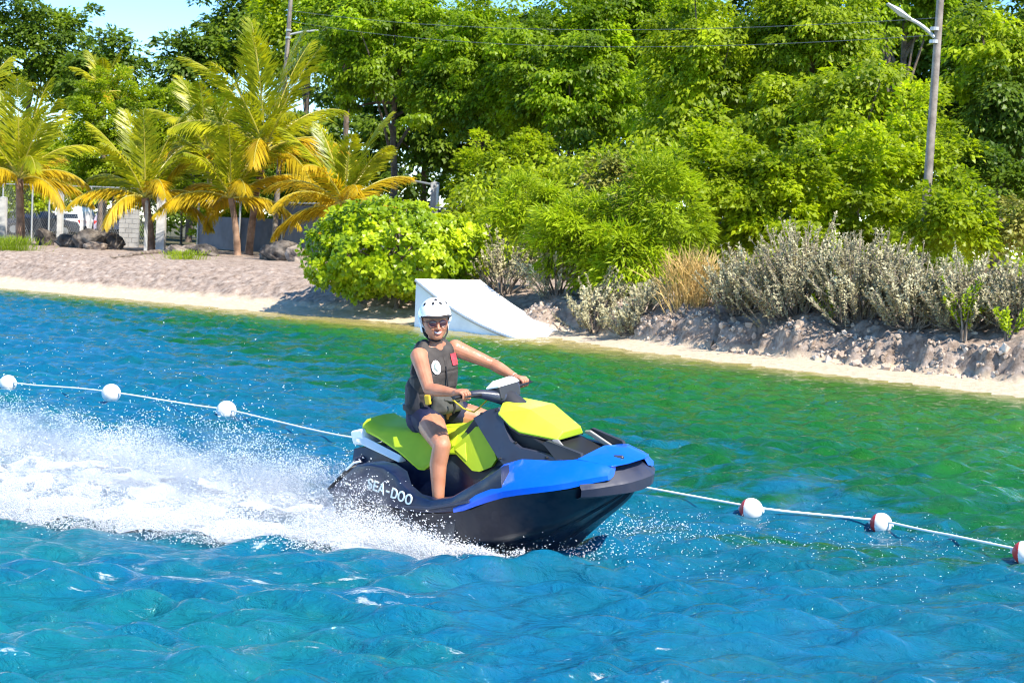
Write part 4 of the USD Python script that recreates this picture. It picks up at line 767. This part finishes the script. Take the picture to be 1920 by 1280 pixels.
def half(sign, ax, r):
    m = trimesh.creation.icosphere(4, r); q = m.vertices @ ax
    f = m.faces[((q[m.faces] * sign).mean(1) > (.35 * r if sign > 0 else -.35 * r))]; k = trimesh.Trimesh(m.vertices, f, process=False); k.remove_unreferenced_vertices(); return k
for i, ((px, py, lab, r), c) in enumerate(zip(FL, fp)):
    if lab is None: continue
    t = Thing('float', lab, 'buoy', tuple(c), 'floats of the buoy line')
    ax = unit(np.array([-.86, .48, -.05]) if i > 3 else np.array([-.35, .9, -.2]))
    t.add('white_shell', trimesh.Trimesh(half(-1, ax, r).vertices + c, half(-1, ax, r).faces, process=False), FLOATW, smooth=True)
    t.add('red_shell', trimesh.Trimesh(half(1, ax, r).vertices + c, half(1, ax, r).faces, process=False), FLOATR, smooth=True)
    d = unit(np.array([.9, -.42, 0]))
    t.add('collar', tube([c - d * (r + .012), c + d * (r + .012)], .017, 8), ROPE)
def smooth_line(p, k=8):
    p = np.array(p); z = np.pad(p[:, 2], k, mode='edge'); m = np.array([z[i:i + 2 * k + 1].max() for i in range(len(p))]); m = np.pad(m, k, mode='edge'); p[:, 2] = np.convolve(m, np.ones(2 * k + 1) / (2 * k + 1), 'valid') + .014; return p
ends = [fp[0] + np.array([-1.7, 1.5, 0])] + fp + [fp[-1] + np.array([1.4, -1.4, 0])]
pts = []
for a, b in zip(ends[:-1], ends[1:]):
    k = 26
    for u in np.linspace(0, 1, k, endpoint=False):
        q = a + (b - a) * u; s = math.sin(math.pi * u); q[2] = max(q[2] - .035 * s, wz(q[0], q[1]) + .006); pts.append(q)
single('buoy_rope', tube(smooth_line(pts), .0105, 6), ROPE, 'white rope on the water, threaded through the floats', 'rope', smooth=60)

# ------------------------------------------------------------------ poles, fence, barrier post
POLE = noisy('pole_wood', (.15, .125, .105), (.27, .235, .20), 4, .8, .3, 20); CONC = noisy('concrete', (0.260, 0.254, 0.247), (0.364, 0.358, 0.345), 2.0, .8, .3, 18)
def pole(label, b, t_, Y, r, armdir, hp, alen):
    B = at(*b, Y); B[2] = base_z(B[0], B[1]); T = at(*t_, Y); d = unit(T - B); T = T + d * 1.2
    t = Thing('utility_pole', label, 'pole', tuple(B)); t.add('post', tube(np.array([B - [0, 0, .3], (B + T) / 2, T]), [r, r * .85, r * .7], 14), POLE, smooth=60)
    h = at(*hp[0], Y); e = at(*hp[1], Y); u = np.linspace(0, 1, 8)[:, None]; mid = (h + e) / 2 + np.array([0, 0, .12])
    arm = (1 - u) ** 2 * h + 2 * u * (1 - u) * mid + u * u * e
    t.add('lamp_arm', tube(arm, .045, 8), STEEL, smooth=60)
    hd_ = unit(e - h); l = t.add('lamp_head', hull_pts([e - hd_ * .1 + [0, -.1, .03], e - hd_ * .1 + [0, .1, .03], e + hd_ * .55 + [0, -.07, .02], e + hd_ * .55 + [0, .07, .02], e + hd_ * .2 + [0, 0, .10], e + hd_ * .2 + [0, 0, -.05]], .02), STEEL, smooth=40)
    for q in (.62, .72): t.add('band', tube([B + (h - B) * 1.0 + d * (q - .67) * 3, B + (h - B) + d * ((q - .67) * 3 + .08)], r * 1.02, 12), STEEL)
    return T
P1 = pole('tall grey wooden pole with a lamp arm standing in the bushes on the right', (1736, 372), (1763, 0), 38.4, .115, -1, ((1752, 70), (1700, 34)), .5)
P2 = pole('thin grey pole with a lamp arm behind the tallest palm', (513, 440), (545, 0), 66, .115, 1, ((541, 66), (610, 58)), .5)
CABLE = mat('cable_grey', (.10, .10, .10), .6)
def cable(label, a, b, sag, r=.008):
    u = np.linspace(0, 1, 24)[:, None]; p = a + (b - a) * u - np.array([0, 0, sag]) * 4 * u * (1 - u); single('power_cable', tube(p, r, 5), CABLE, label, 'cable', smooth=60)
c1 = at(1757, 34, 38.4); c2 = at(1755, 66, 38.4)
cable('upper thin cable running left from the right pole', c1, at(544, 20, 66), .5); cable('lower thin cable running left from the right pole', c2, at(543, 40, 66), .6)
WALLM = noisy('grey_screen', (.070, .070, .082), (.13, .13, .145), 1.0, .85, .2, 30); WIRE = mat('fence_wire', (.36, .37, .36), .5, metallic=.3)
def yh(px): return 442 + (px - 960) * math.tan(ROLL)
def screen_fence():
    pl = [(372, 71), (450, 68), (530, 66), (622, 63), (720, 61), (815, 60), (910, 59), (1010, 58.5), (1120, 58), (1230, 57.5), (1340, 57), (1450, 56.5)]
    B = [at(px, yh(px), Y) for px, Y in pl]; g0 = [base_z(b[0], b[1]) for b in B]
    t = Thing('screen_fence', 'dark grey screened fence with a steel top rail behind the palms and the lime bush', 'fence', (B[3][0], B[3][1], g0[3]))
    for i, (b, g) in enumerate(zip(B, g0)):
        t.add('post', tube([[b[0], b[1] - .05, g - .2], [b[0], b[1] - .05, g + 2.12]], .045, 8), STEEL, smooth=60)
        if i + 1 < len(B):
            c, gc = B[i + 1], g0[i + 1]; hh = 2.05 if i > 1 else 1.45
            w = np.array([[*(b[:2] + (c[:2] - b[:2]) * u), 0] for u in np.linspace(.01, .99, 13)]); w[:, 1] += .02 * np.sin(np.arange(13) * 1.9)
            ring = [[(q[0], q[1] - .015, g + .05), (q[0], q[1] - .015, g + hh), (q[0], q[1] + .015, g + hh), (q[0], q[1] + .015, g + .05)] for q in w]
            t.add('screen', loft(ring), WALLM, smooth=40)
            t.add('rail', tube([[b[0], b[1] - .05, g + 2.12], [c[0], c[1] - .05, gc + 2.12]], .04, 8), STEEL, smooth=60)
screen_fence()
def chain_fence():
    pl = [(-120, 76), (5, 74), (60, 73), (92, 72.5), (118, 72), (170, 71.5), (235, 71), (300, 70.5)]
    B = [at(px, yh(px), Y) for px, Y in pl]; g0 = [base_z(b[0], b[1]) for b in B]
    t = Thing('chain_link_fence', 'chain link fence on thin steel posts in front of the parked cars', 'fence', (B[3][0], B[3][1], g0[3])); wires = []
    for i, (b, g) in enumerate(zip(B, g0)):
        t.add('post', tube([[b[0], b[1], g - .2], [b[0], b[1], g + 2.55]], .04, 8), STEEL, smooth=60)
        if i + 1 < len(B):
            c, gc = B[i + 1], g0[i + 1]; L = np.linalg.norm(c - b); H = 2.45
            for k in range(int(L / .11) + 1):
                for sg in (1, -1):
                    # a wire zigzagging up the bay
                    x = k * .11; p = [x, 0.05]; top = x + sg * H * .55
                    q = min(max(top, 0), L); z1 = .05 + (H if q == top else abs(q - x) / .55)
                    wires.append(tube([b * [1, 1, 0] + (c - b) * [1, 1, 0] * (x / L) + [0, 0, g + .05], b * [1, 1, 0] + (c - b) * [1, 1, 0] * (q / L) + [0, 0, g + z1]], .0035, 3, False))
            t.add('rail', tube([[b[0], b[1], g + 2.55], [c[0], c[1], gc + 2.55]], .028, 8), STEEL, smooth=60)
    t.add('wire_mesh', cat_(wires), WIRE, smooth=False, kind='stuff')
chain_fence()
def post_thing(name, label, cat, px, ptop, pbot, Y, w, mt, extra=None):
    b = at(px, pbot, Y); g = base_z(b[0], b[1]); T = at(px + (pbot - ptop) * .02, ptop, Y); t = Thing(name, label, cat, (b[0], b[1], g))
    h = T[2] - g; t.add('post', hull_pts([(b[0] + sx * w / 2, b[1] + sy * w / 2, z) for sx in (1, -1) for sy in (1, -1) for z in (g - .2, g + h)], .012), mt)
    t.add('cap', hull_pts([(b[0] + sx * w * .54, b[1] + sy * w * .54, g + h + .03) for sx in (1, -1) for sy in (1, -1)] + [(b[0], b[1], g + h + .08)], .01), mt)
    return t, b, g, h
WPOST = noisy('weathered_white', (0.330, 0.330, 0.323), (0.495, 0.488, 0.465), 3, .8)
post_thing('gate_post', 'tall weathered white gate post right of the low bushy palm', 'post', 301, 366, 466, 61.5, .30, WPOST)
post_thing('gate_post', 'thin white post just left of the low bushy palm trunk', 'post', 273, 380, 466, 61.8, .10, WPOST)
post_thing('gate_post', 'pale grey post at the left edge of the picture', 'post', 5, 372, 440, 70, .26, WPOST)
post_thing('gate_post', 'white post left of the white car by the chain link fence', 'post', 111, 352, 445, 70, .17, WPOST)
t, b, g, h = post_thing('barrier_post', 'grey steel barrier post with a thin arm, rising behind the lime bush', 'post', 813, 345, 425, 57.5, .28, CONC)
arm0 = at(817, 347, 57.3); arm1 = at(770, 338, 58.5); t.add('arm', tube([arm0, arm1], .035, 8), STEEL, smooth=60); t.add('bracket', hull_pts([arm0 + [.05, -.2, .0], arm0 + [.12, -.2, 0], arm0 + [.05, -.2, -.9], arm0 + [.12, -.2, -.9]], .015), STEEL)
# grey block wall end beside the posts
def block_wall():
    b = at(242, 440, 68); g = base_z(b[0], b[1]); t = Thing('block_wall', 'stub of grey concrete block wall between the cars and the white posts', 'wall', (b[0], b[1], g)); r = np.random.RandomState(3)
    t.add('mortar_core', box((.80, .16, 1.58), (b[0], b[1], g + .79)), CONC)
    for k in range(8):
        for j in range(2 + k % 2):
            n = 2 + k % 2; w = .84 / n; x = b[0] - .42 + w * (j + .5)
            t.add('block', box((w - .02, .20 + .012 * r.rand(), .185), (x, b[1], g + .1 + k * .2)), CONC)
block_wall()

# ------------------------------------------------------------------ parked cars
CARW = mat('car_white', (.78, .78, .78), .3, coat_weight=.6); CARP = mat('car_lilac', (.34, .31, .42), .35, coat_weight=.5); CARD = mat('car_dark', (.03, .035, .05), .3, coat_weight=.6); GLASSD = mat('car_glass', (.015, .02, .025), .06, .8); TYRE = mat('tyre', (.015, .015, .016), .8); REDL = mat('tail_light', (.45, .01, .01), .25); RIM = mat('wheel_rim', (.35, .35, .36), .35, metallic=.7); PLATE = mat('number_plate', (.7, .7, .66), .5)
def car(name, label, px, py, Y, yaw, paint, cat='car', L=4.4, Wc=1.8, H=1.68, box_=.9):
    """Own axes: x ahead. Body, greenhouse, panes, lights, wheels."""
    b = at(px, py, Y); g = base_z(b[0], b[1]); M = np.eye(4); M[:3, :3] = rotm(yaw, 0, 0); M[:3, 3] = (b[0], b[1], g); t = Thing(name, label, cat, matrix=M); h = Wc / 2
    prof = [(-L / 2, .45), (-L / 2 - .03, .62), (-L / 2 + .02, .95), (L / 2 - 1.15, 1.02), (L / 2 - .15, .86), (L / 2, .62), (L / 2 - .03, .32), (-L / 2 + .05, .30)]
    t.add('body', hull_pts([(x, s * h * (.93 if abs(x) > L / 2 - .2 else 1) * .97, z) for x, z in prof for s in (1, -1)], .03), paint, smooth=30)
    roof = [(-L / 2 + .05, .98, .92), (-L / 2 + .28, H - .05, .74), (-L / 2 + .6, H, .72), (.35, H - .02, .72), (.75, H - .14, .70), (L / 2 - 1.25, 1.0, .90)]
    t.add('cabin', hull_pts([(x, s * h * k, z) for x, z, k in roof for s in (1, -1)], .03), paint, smooth=30)
    def quad(p, n=.012): return hull_pts(p, n)
    t.add('rear_window', quad([(-L / 2 + .055, s * .66, 1.06) for s in (1, -1)] + [(-L / 2 + .235, s * .56, H - .14) for s in (1, -1)]), GLASSD)
    t.add('windscreen', quad([(L / 2 - 1.27, s * .70, 1.06) for s in (1, -1)] + [(.78, s * .60, H - .16) for s in (1, -1)]), GLASSD)
    for s in (1, -1):
        w = lambda z: s * (h * (.915 - (z - 1.0) * .30))
        for x0, x1, x2, x3 in ((-L / 2 + .35, -L / 2 + .52, -.55, -.55), (-.45, -.45, .42, .42), (.50, .50, .66, .86)):
            t.add('side_window', quad([(x0, w(1.06), 1.06), (x1, w(H - .16), H - .16), (x2, w(H - .16), H - .16), (x3, w(1.06), 1.06)]), GLASSD)
        l = t.add('tail_light', hull_pts([(-L / 2 - .02, s * (h - .10), z) for z in (.72, 1.0)] + [(-L / 2 + .02, s * (h - .30), z) for z in (.74, .94)], .02), REDL)
        t.add('headlight', hull_pts([(L / 2 - .05, s * (h - .15), .72), (L / 2 - .02, s * (h - .48), .70), (L / 2 - .12, s * (h - .12), .82)], .03), WHITE)
        t.add('mirror', hull_pts([(.72, s * (h + .03), 1.05), (.72, s * (h + .16), 1.05), (.72, s * (h + .14), 1.15), (.78, s * (h + .06), 1.13)], .02), paint)
        for x in (-L / 2 + .78, L / 2 - .82):
            w_ = t.add('wheel', tube([(x, s * (h - .22), .33), (x, s * (h - .2), .33), (x, s * (h + .0), .33), (x, s * (h + .02), .33)], [.30, .335, .335, .30], 20), TYRE, smooth=40)
            t.add('rim', tube([(x, s * (h - .05), .33), (x, s * (h + .028), .33)], .21, 16), RIM, parent=w_)
    t.add('number_plate', box((.02, .5, .12), (-L / 2 - .055, 0, .66)), PLATE); t.add('rear_bumper', hull_pts([(-L / 2 - .06, s * .72, z) for s in (1, -1) for z in (.36, .50)], .03), DGREY)
car('parked_car', 'white parked car seen through the chain link fence at the left', 146, 430, 95, math.radians(88), CARW, H=1.75)
car('parked_car', 'white parked car with a red tail light behind the twin palm trunks', 423, 448, 84, math.radians(96), CARW, H=1.55)
car('parked_car', 'pale lilac parked car right behind the white one at the left', 208, 432, 97, math.radians(100), CARP, H=1.5)
car('parked_car', 'dark parked car behind the trunk of the short left palm', 72, 440, 92, math.radians(20), CARD, H=1.6)
# ------------------------------------------------------------------ boulders and rubble
ROCKD = noisy('rock_dark', (0.019, 0.017, 0.015), (0.077, 0.063, 0.052), 2.6, .9, .8, 11, c3=(.17, .145, .12)); ROCKT = noisy('rock_tan', (0.091, 0.070, 0.056), (0.210, 0.168, 0.133), 2.6, .9, .8, 11, c3=(.34, .28, .23))
BO = 'boulders lying on top of the bank'
def boulder(label, px, py, Y, w, h, seed, m):
    s = FPX / Y; b = at(px, py, Y); g = base_z(b[0], b[1]); k = rough_solid(seed, (w / s / 2, w / s / 2.4, h / s * .62), 4, .42, 1.5)
    v = np.array(k.vertices); v += unit(v) * ((meshkit.fbm(v * 5 + seed, 4, seed) - .5) * .16)[:, None]; v += [b[0], b[1], g + h / s * .34]
    single('boulder', trimesh.Trimesh(v, k.faces, process=False), m, label, 'boulder', BO, smooth=38)
for i, a in enumerate([('dark angular boulder left of the pile, below the white car', 128, 458, 62, 46, 34), ('largest dark boulder of the pile below the white car', 165, 458, 61.5, 62, 42), ('black boulder on the right of the pile below the white car', 207, 458, 62, 52, 44), ('low tan boulder in front of the pile below the white car', 180, 466, 60, 40, 20),
    ('small black rock at the left edge beside the palm trunk', 10, 466, 62, 40, 18), ('dark lump between the left palm trunk and the pile', 82, 455, 64, 38, 36),
    ('tan boulder between the white gate post and the twin palms', 360, 462, 59, 44, 24), ('dark grey boulder left of the twin palms', 385, 472, 57.5, 56, 28), ('pale low rock above the grass patch on the bank', 335, 480, 56.5, 52, 20),
    ('large dark boulder between the twin palms and the lime bush', 528, 478, 55, 74, 46), ('tan boulder leaning on the large one beside the lime bush', 556, 486, 54, 50, 36), ('small brown rock at the foot of the twin palms', 498, 478, 56, 26, 22)]):
    boulder(a[0], a[1], a[2], a[3], a[4] * 1.05, a[5] * .88, 40 + i, ROCKD if 'dark' in a[0] or 'black' in a[0] else ROCKT)
# stones that make up the steep face of the bank; children of the bank
r = np.random.RandomState(12)
def angular(seed):
    q = np.random.RandomState(seed); return trimesh.convex.convex_hull(ball(q, 14) * q.uniform(.7, 1.0, (14, 1)) * [1, .8, .8])
proto = [angular(300 + k) for k in range(10)]
SM = [noisy(f'stone_tone_{w}', a, b_, 5.0, .92, .6, 20) for w, a, b_ in (('brown', (.20, .145, .105), (.36, .28, .22)), ('tan', (.34, .26, .20), (.48, .385, .31)), ('pale', (.42, .34, .27), (.55, .46, .38)))]
rub = [[], [], []]
for k in range(1500):
    T = r.uniform(-4.5, 13.5); t0 = T; o = float(COVE(T)); D = o + (r.uniform(.95, 1.45) if k % 4 else 1.2 + abs(r.normal()) * .9); x = SH0[0] + T * ET[0] + D * EN[0]; y = SH0[1] + T * ET[1] + D * EN[1]
    sz = r.choice([.035, .055, .085, .12], p=[.5, .3, .15, .05]) * r.uniform(.7, 1.3); z = float(land_z(np.array([x]), np.array([y]))[0])
    m = proto[r.randint(10)].copy(); m.apply_scale(sz * r.uniform(.7, 1.3, 3)); m.apply_transform(trimesh.transformations.random_rotation_matrix(r.rand(3))); m.apply_translation((x, y, z + sz * .05))
    j = r.choice(3, p=[.3, .5, .2])
    if sz > .085 and USED.get(('/World/bank', 'stone'), 0) < 280:
        v, f, n = meshkit.arrays(m, False); put(fresh('/World/bank', 'stone'), v, f, n, SM[j])
    else: rub[j].append(m)
for j in range(3):
    v, f, n = meshkit.arrays(cat_(rub[j]), False); tag(put(fresh('/World/bank', 'rubble'), v, f, n, SM[j]).GetPrim(), kind='stuff')
# a dark strip modelled in place of the shadow cast down the left bank
def add_shadow_strip(label, q, w):
    p = []
    for px, py, Y in q: a = at(px, py, Y); a[2] = base_z(a[0], a[1]) + .04; p.append(a)
    p = np.array(p); u = np.linspace(0, len(p) - 1, 30); p = np.stack([np.interp(u, np.arange(len(p)), p[:, k]) for k in range(3)], 1); p[:, 2] = land_z(p[:, 0], p[:, 1]) + .05; p[:, :2] += np.random.RandomState(2).normal(size=(30, 2)) * .03
    single('post_shadow', tube(p, np.linspace(w, w * .35, 30), 7), TWIG, label, 'shadow_strip', smooth=60)
add_shadow_strip('added dark branch lying down the sandy bank below the white post', [(300, 468, 58), (262, 478, 55.5), (230, 492, 53.5), (207, 505, 52)], .10)

# ------------------------------------------------------------------ wake: raised foam, spray drops and fine mist
FOAM = usdkit.material(stage, '/World/Looks/foam', {'g': ('geometry', {}), 'n': ('noise_texture', {'scale': 30, 'detail': 6, 'roughness': .7}), 'b': ('bump', {'strength': .5, 'distance': .012}),
    'p': ('principled_bsdf', {'base_color': (.80, .84, .88), 'roughness': .6, 'specular_ior_level': .3})}, [('g.position', 'n.vector'), ('n.fac', 'b.height'), ('b.normal', 'p.normal')], surface='p.BSDF')
DROP = usdkit.material(stage, '/World/Looks/spray', {'p': ('principled_bsdf', {'base_color': (.95, .96, .97), 'roughness': .3, 'specular_ior_level': .6}), 't': ('translucent_bsdf', {'color': (.95, .96, .98)}), 'x': ('mix_closure', {'fac': .45})}, [('p.BSDF', 'x.closure1'), ('t.BSDF', 'x.closure2')], surface='x.closure')
NEAR0, NEAR1 = np.array([.12, 10.98]), np.array([-7.5, 12.2])       # the near edge of the wake, from the hull outwards
TRK = np.array([-math.cos(math.radians(40)), math.sin(math.radians(40))]); STERN = SKI[:3, 3][:2] - TRK * -1.1
STERN = (SKI @ np.array([-1.15, 0, 0, 1]))[:2]
def near_y(x): return np.interp(x, [-9, -7.5, -5.2, -3.6, -1.8, -.6, .15], [13.0, 12.35, 11.75, 11.42, 11.08, 10.88, 10.98])
def far_y(x): return np.interp(x, [-9, -6, -4, -2.6, -1.6, -.95, -.3, .15], [19.0, 16.9, 15.2, 14.1, 13.3, 12.7, 11.75, 11.1])
def foam_height(x, y):
    a = (y - near_y(x)) / np.maximum(far_y(x) - near_y(x), .05)
    edge = sst(-.02, .10, a) * (1 - sst(.75, 1.05, a)); back = sst(.35, -1.1, x); 
    ridge = np.exp(-((a - .14) / .13) ** 2) * .11 + np.exp(-((a - .66) / .22) ** 2) * .13 + .03
    p = np.stack([x, y, np.zeros_like(x)], -1)
    n = meshkit.fbm(p * 1.6, 3, 61); n2 = meshkit.fbm(p * 7.0 + 9, 4, 62)
    return edge * ridge * (.25 + .75 * back) * (.3 + 1.3 * n) + edge * (n2 - .45) * .05, a, edge
def wake_foam():
    xs_ = np.linspace(-8.5, .13, 620); k = 260; a = np.linspace(-.02, 1.05, k); Xg = np.repeat(xs_[:, None], k, 1); Yg = near_y(Xg) + a[None] * (far_y(Xg) - near_y(Xg))
    p = np.stack([Xg, Yg, np.zeros_like(Xg)], -1); Xj = Xg + (meshkit.noise(p * 2.2, 71) - .5) * .10; Yj = Yg + (meshkit.noise(p * 2.2, 72) - .5) * .10 * sst(.1, -.5, Xg)
    hgt, aa, edge = foam_height(Xj, Yj); z = wave(Xj, Yj) + .012 * edge - .004 + hgt * .22
    v = np.stack([Xj, Yj, z], -1).reshape(-1, 3); n, c = Xg.shape; i, j = np.meshgrid(np.arange(n - 1), np.arange(c - 1), indexing='ij'); q = i * c + j
    f = np.stack([q, q + c, q + c + 1, q + 1], -1).reshape(-1, 4)
    # lace: holes where the foam thins out
    hole = meshkit.fbm(v * [4.5, 6.5, 1] + 30, 5, 73); thin = np.clip(1 - edge.ravel() * 1.15, 0, 1); mid = sst(.22, .42, aa.ravel()); keep = (hole > .30 + .70 * thin + .245 * mid)[f].all(1)
    f = f[keep]; tri_ = np.vstack([f[:, [0, 1, 2]], f[:, [0, 2, 3]]]); m = trimesh.Trimesh(v, tri_, process=True)
    single('wake_foam', m, FOAM, 'churned white foam of the wake behind the jet ski', 'foam', kind='stuff', smooth=True)
wake_foam()
TET_V = np.array([[1, 1, 1], [-1, -1, 1], [-1, 1, -1], [1, -1, -1.0]]) / 1.5; TET_F = np.array([[0, 2, 1], [0, 1, 3], [0, 3, 2], [1, 2, 3]])
def drops(name, label, P, R, seed, cat='spray'):
    r = np.random.RandomState(seed); n = len(P); st = r.uniform(.8, 2.0, n); d = unit(np.stack([-np.ones(n), .1 * np.ones(n), r.normal(size=n) * .6], 1))
    q = np.linalg.qr(r.normal(size=(n, 3, 3)))[0]; V = np.einsum('nij,kj->nki', q, TET_V)
    v = V * R[:, None, None]; v = v + d[:, None, :] * (v * d[:, None, :]).sum(-1, keepdims=True) * (st - 1)[:, None, None]
    v = (v + P[:, None]).reshape(-1, 3); f = (np.arange(n)[:, None, None] * 4 + TET_F[None]).reshape(-1, 3)
    single(name, trimesh.Trimesh(v, f, process=False), DROP, label, cat, kind='stuff', smooth=True)
def top_of(x, a): return np.interp(x, [-8, -5, -3.6, -2.4, -1.6, -1.0, -.55], [.66, .74, .80, .80, .72, .54, .26]) * (.55 + .45 * np.sin(np.pi * np.clip(a * .9 + .1, 0, 1)))
def spray():
    r = np.random.RandomState(31); out, rad = [], []
    clump = lambda p, thr, sc, seed: meshkit.fbm(p * sc, 4, seed) > thr
    # low dense sheet thrown out along the near edge
    n = 105000; x = .15 - 7.6 * r.rand(n); g = sst(.2, -1.2, x); a = np.abs(r.normal(size=n)) * .15; y = near_y(x) - .05 + a * (far_y(x) - near_y(x)) + r.normal(size=n) * .06
    z = np.abs(r.normal(size=n)) * (.04 + .10 * g); p = np.stack([x, y, z], 1); k = clump(p, .42, np.array([3, 3, 6]), 81); out.append(p[k]); rad.append(r.uniform(.002, .0062, n)[k])
    # the high plume behind: taller towards the craft's track, thinning upwards, in strands
    n = 210000; x = -.55 - 7.6 * r.rand(n); a = np.clip(.06 + r.rand(n) ** .8 * .98, 0, 1.04); y = near_y(x) + a * (far_y(x) - near_y(x)); H = top_of(x, a)
    z = H * r.beta(1.0, 2.4, n) * 1.25; p = np.stack([x, y, z], 1)
    fl = meshkit.fbm(p * [2.4, 2.4, 4.0] + [0, 0, 5] + z[:, None] * [1.5, 0, 0], 5, 82); k = fl > .43 + .20 * (z / H); out.append(p[k]); rad.append((r.uniform(.0018, .0052, n) * (1 + .8 * (r.rand(n) < .05)))[k])
    # stray drops above and beyond
    n = 3600; x = -1.5 - 6.5 * r.rand(n); a = r.uniform(.3, 1.35, n); y = near_y(x) + a * (far_y(x) - near_y(x)); z = r.gamma(2.2, .17, n); p = np.stack([x, y, z], 1); k = clump(p, .47, np.array([1.3, 1.3, 2]), 83); out.append(p[k]); rad.append(r.uniform(.003, .0065, n)[k])
    # against the hull side
    n = 9000; lx = r.uniform(-1.25, .55, n); L = np.stack([lx, -.60 - np.abs(r.normal(size=n)) * .09, np.interp(lx, [-1.25, -.3, .55], [.16, .0, -.14]) + r.normal(size=n) * np.interp(lx, [-1.2, .55], [.09, .04])], 1); p = L @ SKI[:3, :3].T + SKI[:3, 3]; k = (p[:, 2] > 0) & clump(p, .42, 5.0, 84); out.append(p[k]); rad.append(r.uniform(.002, .0055, n)[k])
    P_, R_ = np.vstack(out), np.concatenate(rad); drops('spray_drops', 'white spray thrown up behind and beside the jet ski', P_, R_, 5)
    # splashes ahead of the bow on the right
    P2 = []
    for c, s, w, m in (((1.9, 11.9), (.7, .5), .04, 260), ((3.2, 12.3), (.9, .5), .05, 300), ((2.4, 11.0), (1.6, .5), .03, 120), ((.95, 11.9), (.35, .3), .08, 700), ((.35, 11.2), (.3, .15), .07, 900)):
        q = np.stack([c[0] + r.normal(size=m) * s[0], c[1] + r.normal(size=m) * s[1], np.zeros(m)], 1); q[:, 2] = wave(q[:, 0], q[:, 1]) + np.abs(r.normal(size=m)) * w; P2.append(q)
    P2 = np.vstack(P2); drops('splash_drops', 'scattered white drops on the water right of the bow', P2, r.uniform(.002, .0052, len(P2)), 6)
spray()
MIST = usdkit.material(stage, '/World/Looks/mist', {'g': ('geometry', {}), 'm': ('mapping', {'scale': (1.0, 1.0, 1.5)}), 'n': ('noise_texture', {'scale': 2.6, 'detail': 7, 'roughness': .65, 'distortion': .6}), 'sz': ('separate_xyz', {}), 'fz': ('map_range', {'from_min': .75, 'from_max': .0, 'to_min': -.16, 'to_max': .10, 'clamp': True}), 'a': ('math', {'math_type': 'add'}),
    'r': ('map_range', {'from_min': .46, 'from_max': .74, 'to_min': 0.0, 'to_max': 2.0, 'clamp': True}), 'v': ('principled_volume', {'color': (.97, .98, 1.0), 'anisotropy': .2})},
    [('g.position', 'm.vector'), ('m.vector', 'n.vector'), ('g.position', 'sz.vector'), ('sz.z', 'fz.value'), ('n.fac', 'a.value1'), ('fz.result', 'a.value2'), ('a.value', 'r.value'), ('r.result', 'v.density')], volume='v.volume')
def mist():
    xs_ = np.linspace(-8.3, -.35, 70); rings = []
    for x in xs_:
        al = np.linspace(.0, 1.03, 24); y = near_y(x) + al * (far_y(x) - near_y(x)); h = top_of(x, al) * (.85 + .5 * (meshkit.fbm(np.stack([np.full(24, x * 1.6), y * 1.6, np.zeros(24)], 1), 3, 91) - .5)) * np.sin(np.pi * np.clip(al / 1.03, 0, 1)) ** .4 + .012
        rings.append([(x, b, c) for b, c in zip(y, h)] + [(x, b, -.02) for b in y[::-1]])
    single('spray_mist', loft(rings), MIST, 'fine white mist hanging in the wake behind the jet ski', 'mist', kind='stuff', smooth=False)
mist()
